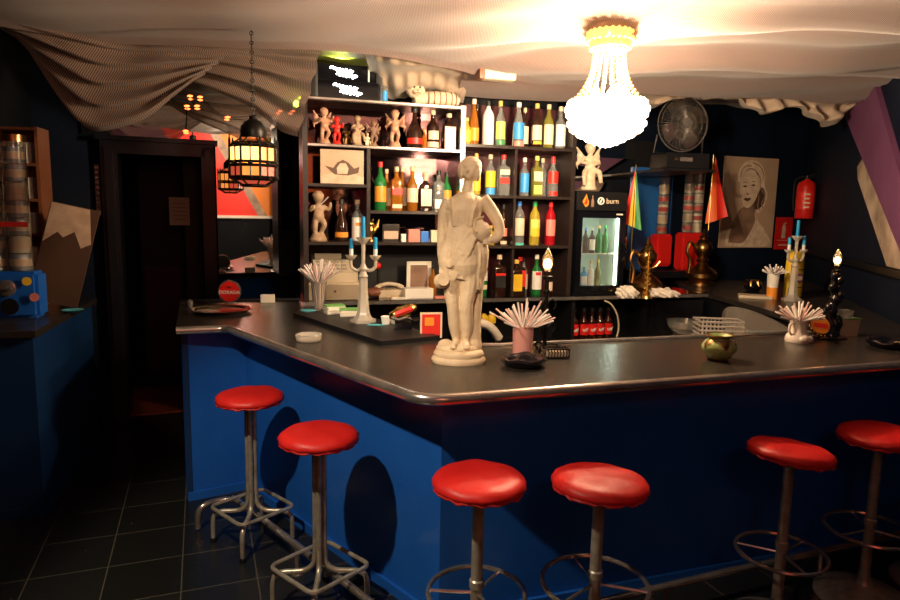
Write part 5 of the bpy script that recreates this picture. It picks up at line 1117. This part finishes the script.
lamp('POINT', 'candle_bulb_light', (2.235, 3.70, T + .45), .4, (1, .4, .1), .02)

# ------------------------------------------------------------ far leg of the bar
t = thing('yellow_bottle', 'big yellow soap-like bottle with purple logo and rounded shoulders', 'bottle', (3.00, 5.66, T), .5)
b = B(); box(b, (0, 0, 0), (1, 1, 1)); b.free(); b = B()
rings = []
for z, w, d in ((0, .088, .04), (.01, .095, .045), (.26, .095, .045), (.33, .088, .042), (.375, .065, .036), (.40, .03, .02), (.405, 0, 0)):
    if w == 0: rings.append([b.verts.new((0, 0, z))]); continue
    rings.append([b.verts.new((w * math.copysign(abs(math.cos(a)) ** .6, math.cos(a)), d * math.copysign(abs(math.sin(a)) ** .6, math.sin(a)), z)) for a in [2 * math.pi * k / 28 for k in range(28)]])
for A, C_ in zip(rings, rings[1:]):
    for k in range(28):
        if len(C_) == 1: b.faces.new((A[k], A[(k + 1) % 28], C_[0]))
        else: b.faces.new((A[k], A[(k + 1) % 28], C_[(k + 1) % 28], C_[k]))
obj('body', b, 'lab_yellow', t)
b = B(); lathe(b, [(0, .046), (.055, .046), (.055, .049), (0, .049)], 24, Matrix.Translation((0, 0, .17)) @ Matrix.Rotation(R(90), 4, 'X'), 1, .75); obj('logo_oval', b, 'cap_purple', t)
b = B(); lathe(b, [(0, .050), (.038, .050), (.038, .052), (0, .052)], 24, Matrix.Translation((0.006, 0, .17)) @ Matrix.Rotation(R(90), 4, 'X'), 1, .55); obj('logo_center', b, 'lab_cream', t)
for z in (.09, .245): b = B(); box(b, (0, -.046, z), (.16, .003, .007)); obj('stripe', b, 'lab_black', t, False)
b = B(); box(b, (0, 0, .012), (.26, .16, .024), bev=.004); tag(obj('notebook', b, 'beige_plastic', None, False, (2.62, 5.55, T), -.35), 'closed beige booklet in front of the small dark pot', 'booklet')
t = thing('dark_pot', 'small dark blue pot with bronze drips on the far leg of the bar', 'pot', (2.83, 6.05, T), 0)
b = B(); lathe(b, [(0, 0), (.05, 0), (.075, .03), (.078, .055), (.055, .085), (.06, .10), (.055, .10), (.04, .08), (0, .06)], 24); obj('body', b, 'black_gloss', t)
b = B(); tube(b, arc((0, 0, .10), .058, 0, 350, 28), .007, 6, closed=True)
obj('rim', b, 'bronze', t)
for k in (0, 1, 2):
    a = R(-130 + 55 * k); b = B(); tube(b, [(.056 * math.cos(a), .056 * math.sin(a), .10), (.068 * math.cos(a), .068 * math.sin(a), .075), (.082 * math.cos(a), .082 * math.sin(a), .05)], [.012, .014, .004], 6); obj('bronze_drip', b, 'bronze', t)
# brass lamps with flags
def brass_lamp(x, y, z, s, text):
    t = thing('brass_lamp', text, 'lamp', (x, y, z), .2)
    b = B(); lathe(b, [(0, 0), (.15 * s, 0), (.15 * s, .02 * s), (.11 * s, .03 * s), (.12 * s, .045 * s), (.17 * s, .08 * s), (.17 * s, .12 * s), (.12 * s, .17 * s), (.07 * s, .20 * s), (.05 * s, .24 * s), (.07 * s, .27 * s), (.05 * s, .30 * s), (0, .30 * s)], 28); obj('base', b, 'bronze', t)
    b = B(); lathe(b, [(0, .29 * s), (.05 * s, .30 * s), (.095 * s, .36 * s), (.10 * s, .42 * s), (.06 * s, .48 * s), (.035 * s, .50 * s), (.05 * s, .52 * s), (.02 * s, .55 * s), (.012 * s, .60 * s), (0, .61 * s)], 24); obj('urn', b, 'bronze', t)
    b = B(); tube(b, smooth_pts([(-.09 * s, 0, .40 * s), (-.16 * s, 0, .46 * s), (-.19 * s, 0, .36 * s), (-.15 * s, 0, .26 * s), (-.16 * s, 0, .12 * s)], 5), .018 * s, 8); obj('handle', b, 'gold', t)
    return t
brass_lamp(2.56, 6.62, T, .92, 'brass urn lamp on the far leg of the bar under the red flag')
brass_lamp(1.66, 5.50, LED, .80, 'brass urn lamp under the rainbow flag beside the fridge')
def flag(x, y, z0, z1, pts, cols, text, rz):
    t = thing('flag', text, 'flag', (x, y, 0), rz)
    b = B(); tube(b, [(0, 0, z0), (0, 0, z1)], .005, 6); obj('pole', b, 'gold', t)
    n = len(cols)
    # triangle pts: apex, low right, low left ; stripes between the two long edges
    A, Bp, Cp = pts
    for k, c in enumerate(cols):
        b = B(); rows = []
        for i in range(13):
            f = i / 12; row = []
            for j in range(4):
                g = (k + j / 3) / n; lo = Vector((Cp[0] + (Bp[0] - Cp[0]) * g, 0, Cp[1] + (Bp[1] - Cp[1]) * g)); p = Vector((A[0], 0, A[1])).lerp(lo, f); p.y = .02 * math.sin(p.x * 40 + p.z * 5) * f; row.append(p)
            rows.append(row)
        F = [[b.verts.new(p) for p in r] for r in rows]; G = [[b.verts.new(p + Vector((0, .003, 0))) for p in r] for r in rows]
        for i in range(12):
            for j in range(3):
                b.faces.new((F[i][j], F[i][j + 1], F[i + 1][j + 1], F[i + 1][j])); b.faces.new((G[i][j], G[i + 1][j], G[i + 1][j + 1], G[i][j + 1]))
        obj('stripe', b, c, t)
flag(2.60, 6.62, T + .55, 2.38, [(.02, 2.36), (.185, 1.77), (-.03, 1.69)], ['flag_orange', 'lab_red'], 'red and orange pennant hanging from a pole beside the portrait poster', 0)
flag(1.60, 5.78, LED + .0, 2.20, [(.0, 2.18), (.075, 1.63), (-.09, 1.70)], ['lab_red', 'lab_yellow', 'lab_green'], 'rainbow pennant hanging in front of the blue door', 0)
t = thing('brass_candlestick', 'knobbly brass candlestick between two white cloths on the back counter', 'candlestick', (1.59, 5.22, LED), 0)
b = B(); P = [(0, 0), (.045, 0), (.04, .015)]
z = .02
while z < .36: P += [(.012, z), (.030, z + .018), (.012, z + .036)]; z += .042
P += [(.03, z), (.034, z + .02), (0, z + .02)]; lathe(b, P, 14); obj('stem', b, 'gold', t)
b = B(); tube(b, smooth_pts([(-.09, 0, .30), (-.06, 0, .26), (0, 0, .24), (.06, 0, .26), (.09, 0, .30)], 4), .008, 6); obj('arm', b, 'gold', t)
def cloth(x, y, sx, sy, h, text, seed):
    b = B(); bmesh.ops.create_icosphere(b, subdivisions=4, radius=1)
    for v in b.verts:
        p = v.co; n = .16 * math.sin(p.x * 7 + seed) * math.cos(p.y * 6 + seed) + .10 * math.sin(p.x * 13 + p.z * 9 + seed); p *= 1 + n; v.co = Vector((p.x * sx, p.y * sy, max(0, (p.z * .7 + .45) * h)))
    tag(obj('bar_cloth', b, 'cloth_white', None, loc=(x, y, LED + .001)), text, 'cloth')
cloth(1.42, 5.20, .085, .06, .085, 'crumpled white cloth between fridge and brass candlestick', 1.0)
cloth(1.745, 5.30, .13, .07, .065, 'spread white cloth past the brass candlestick', 2.4)

# ------------------------------------------------------------ sink shelf with crate, bowl and glasses between the bar legs
b = B(); prism(b, [(1.60, 4.00), (2.35, 4.05), (2.38, 5.30), (1.62, 5.0)], .84, .87); tag(obj('draining_shelf', b, 'steel_tray', None, False), 'low steel draining shelf inside the angle of the bar', 'shelf')
for k, (x, y) in enumerate(((1.66, 4.06), (2.30, 4.11), (2.33, 5.2), (1.68, 4.95))):
    pass
b = B()
for (x, y) in ((1.66, 4.06), (2.30, 4.11), (2.33, 5.2), (1.68, 4.95)): box(b, (x, y, .42), (.03, .03, .838))
tag(obj('shelf_frame', b, 'black', None, False), 'black legs under the steel draining shelf', 'frame')
t = thing('plastic_crate', 'slotted grey plastic basket on the draining shelf', 'crate', (1.98, 4.72, .871), -.1)
b = B()
for k in range(5): tube(b, ngon(.0, 0, 4) if 0 else [(-.15, -.09, .01 + k * .032), (.15, -.09, .01 + k * .032), (.16, .09, .01 + k * .032), (-.16, .09, .01 + k * .032)], .008, 6, closed=True)
obj('slatted_wall', b, 'grey_plastic', t)
b = B()
for i in range(11):
    for y in (-.09, .09): box(b, (-.14 + i * .028, y, .075), (.008, .006, .14))
obj('bars', b, 'grey_plastic', t, False); b = B(); box(b, (0, 0, .006), (.30, .18, .01)); obj('bottom', b, 'grey_plastic', t, False)
b = B(); lathe(b, [(0, 0), (.07, 0), (.12, .05), (.135, .10), (.13, .10), (.11, .05), (0, .008)], 28); tag(obj('clear_bowl', b, 'clear', None, loc=(1.80, 4.92, .871)), 'clear round bowl beside the slotted grey basket', 'bowl')
t = thing('splash_guard', 'curved smoky plastic cover over the glasses next to the grey basket', 'cover', (0, 0, 0))
b = B(); A = smooth_pts([(2.10, 4.95, .873), (2.12, 5.0, 1.02), (2.18, 5.02, 1.07), (2.30, 4.95, 1.06), (2.345, 4.6, 1.03), (2.345, 4.2, .97)], 5); C_ = [Vector((p.x + .005, p.y, .873)) for p in A]
F = [(b.verts.new(p), b.verts.new(q)) for p, q in zip(A[1:], C_[1:])]
for a_, c_ in zip(F, F[1:]): b.faces.new((a_[0], c_[0], c_[1], a_[1]))
bmesh.ops.solidify(b, geom=b.faces[:], thickness=.006); obj('panel', b, 'grey_plastic', t)
i = 0
gp = None
for r_ in range(3):
    for c_ in range(5):
        x, y = 2.20 - .075 * r_ + .012 * c_ , 4.14 + .085 * c_
        if gp is None:
            b = B(); lathe(b, [(0, 0), (.028, 0), (.032, .11), (.029, .11), (.025, .006), (0, .006)], 14); gp = obj('tumbler', b, 'clear_glass', None, loc=(x, y, .871)); o = gp
        else: o = gp.copy(); col.objects.link(o); o.location = (x, y, .871)
        tag(o, 'clear tumbler drying in rows on the low steel shelf', 'glass', 'tumblers on the draining shelf')

# ------------------------------------------------------------ things on the rear wall
def WB(s, d, z):
    q = bw(s, d); return (q[0], q[1], z)
WR = R(BWA)
t = thing('blue_door', 'bright blue door panel with white lock plate behind the flags', 'door panel', WB(3.40, .03, 0), WR)
b = B(); box(b, (.25, 0, 1.14), (.52, .04, 2.26), bev=.004); obj('leaf', b, 'blue_door', t, False)
b = B(); box(b, (.36, -.025, 1.90), (.045, .01, .13), bev=.004); obj('lock_plate', b, 'white_plastic', t, False)
b = B(); box(b, (.36, -.032, 1.91), (.018, .012, .04)); obj('latch', b, 'black', t, False)
def snack_tower(loc, rz, text, n=2, base_m='red_plastic', s=1.0, H_=.75, base_h=.42, stuff_m='lab_red'):
    t = thing('capsule_dispenser', text, 'dispenser', loc, rz)
    w = .085 * n * s
    b = B(); prism(b, [(-w - .05 * s, -.10 * s), (w + .05 * s, -.10 * s), (w + .05 * s, .10 * s), (-w - .05 * s, .10 * s)], 0, base_h); bmesh.ops.bevel(b, geom=b.edges[:], offset=.02, segments=2, affect='EDGES'); obj('base', b, base_m, t)
    for k in range(n):
        x = (k - (n - 1) / 2) * .17 * s
        b = B(); lathe(b, [(.078 * s, base_h), (.078 * s, base_h + H_), (.074 * s, base_h + H_), (.074 * s, base_h)], 20, Matrix.Translation((x, 0, 0))); tb = obj('clear_tube', b, 'clear', t)
        b = B(); lathe(b, [(0, base_h + H_), (.085 * s, base_h + H_), (.085 * s, base_h + H_ + .04), (0, base_h + H_ + .045)], 20, Matrix.Translation((x, 0, 0))); obj('lid', b, base_m if base_m == 'red_plastic' else 'bronze', t)
        q = base_h + .005; j = 0
        while q < base_h + H_ - .12:
            b = B(); lathe(b, [(0, q), (.068 * s, q), (.070 * s, q + .01), (.070 * s, q + .085), (.062 * s, q + .098), (0, q + .098)], 16, Matrix.Translation((x, 0, 0))); tub = obj('capsule', b, ('paper' if (j + k) % 3 else 'grey_plastic') if base_m == 'red_plastic' else ('silver_capsule', 'silver_capsule', 'paper')[(j + k) % 3], t)
            b = B(); lathe(b, [(.071 * s, q + .025), (.0715 * s, q + .07)], 16, Matrix.Translation((x, 0, 0))); obj('wrapper', b, [stuff_m, 'lab_cream', stuff_m][(j + k) % 3], tub)
            q += .105; j += 1
    return t
snack_tower(WB(4.07, .20, 1.19), WR, 'red based double snack dispenser tower with clear tubes beside the portrait', 2, s=.74, H_=.64, base_h=.40)
snack_tower(WB(3.71, .16, 1.23), WR, 'slimmer red snack dispenser tower in front of the blue door', 1, s=.74, H_=.64, base_h=.34)
b = B(); box(b, (.30, 0, 0), (1.0, .36, .07)); tag(obj('wall_ledge', b, 'black_wood', None, False, WB(3.52, .19, 1.154), WR), 'dark shelf on the rear wall carrying the red dispensers', 'shelf')
# black vertical board between the towers
t = thing('wall_board', 'narrow dark board standing between the two red dispensers', 'board', WB(3.90, .03, 1.19), WR); b = B(); box(b, (0, 0, .58), (.09, .04, 1.16)); obj('board', b, 'navy_wall', t, False)
# fan on its shelf
t = thing('wall_fan', 'round chrome wire-caged fan high on the rear wall', 'fan', (2.04, 5.95, 2.575), R(12))
b = B(); lathe(b, [(0, -.03), (.05, -.03), (.06, -.01), (.06, .10), (.04, .16), (0, .16)], 20, Matrix.Rotation(R(-90), 4, 'X')); obj('motor', b, 'black', t)
b = B()
for k in range(64):
    a = 2 * math.pi * k / 64; c, s = math.cos(a), math.sin(a); tube(b, [(.045 * c, -.075, .045 * s), (.15 * c, -.07, .15 * s), (.225 * c, -.04, .225 * s), (.24 * c, 0, .24 * s)], .0016, 4)
    if k % 2: tube(b, [(.24 * c, 0, .24 * s), (.20 * c, .05, .20 * s), (.07 * c, .07, .07 * s)], .0016, 4)
for r_, y in ((.24, 0), (.225, -.04), (.15, -.07), (.09, -.074)): tube(b, arc((0, y, 0), r_, 0, 352, 44, plane='xz'), .0045 if r_ == .24 else .002, 5, closed=True)
obj('wire_cage', b, 'chrome', t)
b = B(); lathe(b, [(0, .07), (.042, .072), (.045, .08), (.042, .086), (0, .088)], 20, Matrix.Rotation(R(90), 4, 'X')); obj('hub_cap', b, 'chrome', t)
for k in range(4):
    a = k * math.pi / 2 + .5; b = B(); V = []
    for r_, w in ((.04, .02), (.10, .06), (.19, .085), (.215, .04)):
        for sgn in (-1, 1): V.append(b.verts.new((r_ * math.cos(a) - sgn * w * math.sin(a), .012 * sgn - .02, r_ * math.sin(a) + sgn * w * math.cos(a))))
    for i in range(3): b.faces.new((V[2 * i], V[2 * i + 1], V[2 * i + 3], V[2 * i + 2]))
    bmesh.ops.solidify(b, geom=b.faces[:], thickness=.003); obj('blade', b, 'steel_tray', t)
b = B(); tube(b, [(-.23, .02, -.10), (-.25, .03, -.25), (0, .05, -.27), (.23, .03, -.25), (.22, .02, -.10)], .010, 6); obj('bracket', b, 'black', t)
t = thing('amplifier_box', 'black equipment box with small bright display under the fan', 'equipment box', (2.07, 6.06, 2.185), R(12))
b = B(); box(b, (0, 0, .07), (.42, .30, .135), bev=.006); obj('case', b, 'black', t, False); b = B(); box(b, (-.02, -.152, .08), (.12, .004, .035)); obj('display', b, 'chrome', t, False)
b = B(); lathe(b, [(0, 0), (.014, 0), (.012, .012), (0, .014)], 12, Matrix.Translation((-.12, -.15, .08)) @ Matrix.Rotation(R(90), 4, 'X')); obj('knob', b, 'gold', t)
b = B(); box(b, (.02, .42, -.01), (.50, 1.16, .02)); box(b, (.02, 1.0, .17), (.50, .04, .38)); tag(obj('equipment_shelf', b, 'black', None, False, (2.07, 6.06, 2.184), R(12)), 'black shelf projecting from the rear wall under the equipment box', 'shelf')
# portrait poster, generic woman
t = thing('portrait_poster', 'large sepia portrait poster of a curly haired blonde woman on the dark wall', 'poster', WB(4.625, .012, 1.415), WR)
b = B(); box(b, (.395, 0, .515), (.79, .016, 1.03)); obj('board', b, 'sepia', t, False)
def pz(pts, m, nm, k):
    b = B(); P = smooth_pts([(p[0], p[1], 0) for p in pts] + [(pts[0][0], pts[0][1], 0)], 4)[:-1]; prism(b, [(p.x, p.y) for p in P], 0, .0012, Matrix.Translation((0, -.008 - .0012 * k, 0)) @ Matrix.Rotation(R(90), 4, 'X')); return obj(nm, b, m, t, False)
pz([(.09, .02), (.10, .16), (.18, .26), (.23, .38), (.30, .44), (.40, .46), (.48, .40), (.56, .30), (.66, .20), (.74, .02)], 'sepia_hair', 'pale_wrap', 0)
pz([(.13, .06), (.15, .2), (.20, .34), (.28, .45), (.40, .47), (.48, .40), (.50, .30), (.44, .18), (.34, .06)], 'sepia_mid', 'shoulder', 1)
pz([(.22, .74), (.20, .84), (.26, .95), (.38, 1.0), (.52, .96), (.60, .84), (.60, .72), (.66, .62), (.62, .48), (.54, .40), (.48, .46), (.50, .60), (.44, .78), (.32, .84)], 'sepia_hair', 'curled_hair', 1)
pz([(.44, .50), (.50, .44), (.60, .50), (.62, .62), (.56, .70), (.50, .60)], 'sepia_dark', 'hair_shadow', 2)
pz([(.28, .56), (.24, .66), (.25, .78), (.32, .84), (.42, .84), (.50, .74), (.50, .60), (.44, .50), (.38, .46), (.31, .48)], 'sepia_hair', 'face', 3)
pz([(.36, .47), (.46, .54), (.50, .50), (.48, .40), (.38, .40)], 'sepia_mid', 'neck', 2)
for (x, z) in ((.31, .70), (.43, .715)):
    pz([(x - .035, z), (x, z + .014), (x + .035, z + .002), (x, z - .008)], 'sepia_dark', 'eye', 4); pz([(x - .04, z + .035), (x, z + .052), (x + .042, z + .036), (x, z + .044)], 'sepia_dark', 'eyebrow', 4)
pz([(.33, .62), (.355, .605), (.375, .62), (.36, .626)], 'sepia_mid', 'nose', 4)
pz([(.30, .555), (.335, .575), (.36, .566), (.39, .575), (.41, .56), (.36, .535)], 'sepia_dark', 'lips', 4)
for q in ([(.24, .80), (.25, .88), (.31, .93), (.38, .93)], [(.30, .86), (.36, .90), (.44, .89), (.50, .84)], [(.40, .97), (.50, .94), (.57, .86), (.57, .78)], [(.46, .86), (.53, .80), (.54, .70), (.60, .64)], [(.56, .66), (.62, .60), (.58, .52), (.60, .46)], [(.50, .64), (.53, .56), (.52, .48), (.56, .44)]):
    b = B(); tube(b, smooth_pts([(x, -.0105, z) for x, z in q], 5), .006, 4); obj('hair_strand', b, 'sepia_mid', t)
# red extinguisher sign
t = thing('extinguisher_sign', 'red fire extinguisher pictogram sign beside the portrait poster', 'sign', WB(5.46, .01, 1.395), WR)
b = B(); box(b, (.13, 0, .19), (.26, .008, .38)); obj('plate', b, 'red_plastic', t, False)
for pts, nm in (([(.10, .13), (.155, .13), (.155, .27), (.14, .29), (.115, .29), (.10, .27)], 'pictogram'), ([(.12, .29), (.165, .31), (.155, .32), (.115, .305)], 'pictogram_handle'), ([(.03, .105), (.23, .105), (.23, .11), (.03, .11)], 'rule'), ([(.06, .045), (.20, .045), (.20, .06), (.06, .06)], 'caption_bar')):
    b = B(); prism(b, pts, 0, .002, Matrix.Translation((0, -.004, 0)) @ Matrix.Rotation(R(90), 4, 'X')); obj(nm, b, 'sepia_light', t, False)
# fire extinguisher on the side wall
q = rw(3.05, .11)
t = thing('fire_extinguisher', 'red fire extinguisher hanging on the dark side wall', 'fire extinguisher', (q[0], q[1], 1.765), R(-20))
b = B(); lathe(b, [(0, 0), (.085, 0), (.092, .015), (.092, .34), (.075, .385), (.03, .41), (.025, .42), (0, .42)], 28); obj('cylinder', b, 'red_plastic', t)
b = B(); lathe(b, [(.0925, .10), (.093, .28)], 28); obj('label', b, 'lab_red', t)
for k in range(4): b = B(); box(b, (0, -.094, .12 + .045 * k), (.05 + .015 * (k % 2), .002, .016)); obj('label_print', b, 'lab_cream', t, False)
b = B(); tube(b, [(0, 0, .42), (0, 0, .455)], .016, 8); tube(b, [(0, 0, .45), (.07, -.02, .475)], .008, 6); tube(b, [(0, 0, .44), (.065, -.02, .445)], .007, 6); obj('valve', b, 'black', t)
b = B(); tube(b, smooth_pts([(-.01, 0, .44), (-.07, .0, .44), (-.115, 0, .38), (-.115, 0, .2), (-.105, 0, .08)], 5), .009, 6); obj('hose', b, 'black', t)
b = B(); box(b, (0, .10, .3), (.06, .03, .12)); obj('wall_bracket', b, 'black', t, False)

# emergency light above the bottles
t = thing('emergency_light', 'oblong cream emergency light under the ceiling fabric above the bottles', 'emergency light', (.30, 4.70, 2.675), R(16))
b = B(); box(b, (0, 0, .045), (.25, .10, .095), bev=.022); obj('diffuser', b, 'beige_plastic', t); b = B(); box(b, (-.125, .0, .045), (.045, .105, .10), bev=.02); obj('end_cap', b, 'brown_wood', t)

# ------------------------------------------------------------ left counter with its dispenser
t = thing('side_counter', 'small blue counter with dark top by the doorway wall', 'counter', (-2.25, 3.49, 0), R(16))
b = B(); box(b, (-.305, .655, T - .02), (.61, 1.36, .04), bev=.006); obj('worktop', b, 'laminate', t, False)
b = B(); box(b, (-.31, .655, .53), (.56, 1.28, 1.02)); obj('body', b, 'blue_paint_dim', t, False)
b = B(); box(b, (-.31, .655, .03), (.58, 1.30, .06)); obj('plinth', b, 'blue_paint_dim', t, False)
t = snack_tower((-2.66, 3.90, T), R(12), 'blue based snack dispenser tower with clear tubes on the side counter', 2, 'blue_paint', s=.80, H_=.76, base_h=.28, stuff_m='lab_cream')
b = B(); lathe(b, [(0, 0), (.05, 0), (.05, .012), (.035, .018), (0, .018)], 24, Matrix.Translation((.02, -.095, .185)) @ Matrix.Rotation(R(90), 4, 'X')); dk = obj('coin_plate', b, 'chrome', t)
b = B(); box(b, (.02, -.12, .185), (.07, .014, .016), bev=.004); obj('crank', b, 'chrome', dk)
b = B(); lathe(b, [(0, 0), (.045, 0), (.05, .008), (0, .009)], 20, Matrix.Translation((.03, -.094, .075)) @ Matrix.Rotation(R(90), 4, 'X')); obj('outlet', b, 'black', t)
for k, (x, z, m) in enumerate(((.13, .225, 'lab_yellow'), (.165, .13, 'lab_pink'))):
    b = B(); lathe(b, [(0, 0), (.026, 0), (.026, .003), (0, .003)], 16, Matrix.Translation((x, -.099, z)) @ Matrix.Rotation(R(90), 4, 'X')); obj('sticker', b, m, t)
b = B(); box(b, (0, -.085, .56), (.30, .004, .028)); obj('red_strip', b, 'lab_red', t, False)
# tall wooden rack behind it
t = thing('wooden_rack', 'tall brown wooden rack standing behind the clear snack tower', 'rack', (-2.93, 4.50, T - .005), R(14))
b = B()
for x in (-.13, .13): box(b, (x, 0, .60), (.02, .22, 1.19))
for k in range(6): box(b, (0, 0, .01 + k * .234), (.26, .22, .018))
box(b, (0, .105, .6), (.26, .012, 1.19)); obj('frame', b, 'brown_wood', t, False)
for k in range(5):
    b = B(); box(b, (.06, -.03, .02 + .07 + k * .234), (.05, .1, .14)); o = obj('spare_capsules', b, 'paper', None, False); o.parent = t
# picture leaning
t = thing('leaning_picture', 'brown and cream print leaning tilted beside the clear snack tower', 'picture', (-2.585, 4.22, T), R(10))
mt = Matrix.Rotation(R(12), 4, 'Y') @ Matrix.Rotation(R(-10), 4, 'X')
b = B(); box(b, (0, 0, 0), (1, 1, 1), rot=mt @ Matrix.Translation((-.03, 0, .36)) @ Matrix.Diagonal((.30, .015, .66, 1))); obj('board', b, 'sepia_dark', t, False)
b = B(); prism(b, [(-.175, .42), (-.10, .50), (-.06, .47), (.0, .52), (.06, .42), (.115, .46), (.06, .685), (-.175, .685)], .0, .002, mt @ Matrix.Translation((0, -.0085, 0)) @ Matrix.Rotation(R(90), 4, 'X')); obj('pale_sky', b, 'sepia_light', t, False)
t = thing('teal_dish', 'small teal dish at the edge of the side counter', 'dish', (-2.42, 4.12, T))
b = B(); lathe(b, [(0, 0), (.04, 0), (.065, .014), (.06, .014), (.035, .004), (0, .004)], 24); obj('bowl', b, 'teal', t)
# light strip on the wall and notice in the doorway
t = thing('wall_fixture', 'narrow ribbed metal strip fixed on the dark wall beside the doorway', 'wall strip', WB(-1.66, .015, 1.68), WR)
b = B(); box(b, (0, 0, .2), (.03, .02, .40)); obj('strip', b, 'grey_plastic', t, False)
b = B()
for k in range(10): box(b, (0, -.014, .02 + .04 * k), (.024, .008, .02))
obj('ribs', b, 'steel_tray', t, False)
t = thing('paper_notice', 'dim paper notice pinned inside the dark doorway', 'notice', tuple(m2 @ Vector((-1.08, .49, 1.60))), WR)
b = B(); box(b, (0, 0, .12), (.17, .003, .25)); obj('sheet', b, 'beige_plastic', t, False)
for k in range(5): b = B(); box(b, (0, -.0025, .05 + .035 * k), (.11, .001, .005)); obj('text_line', b, 'sepia_mid', t, False)
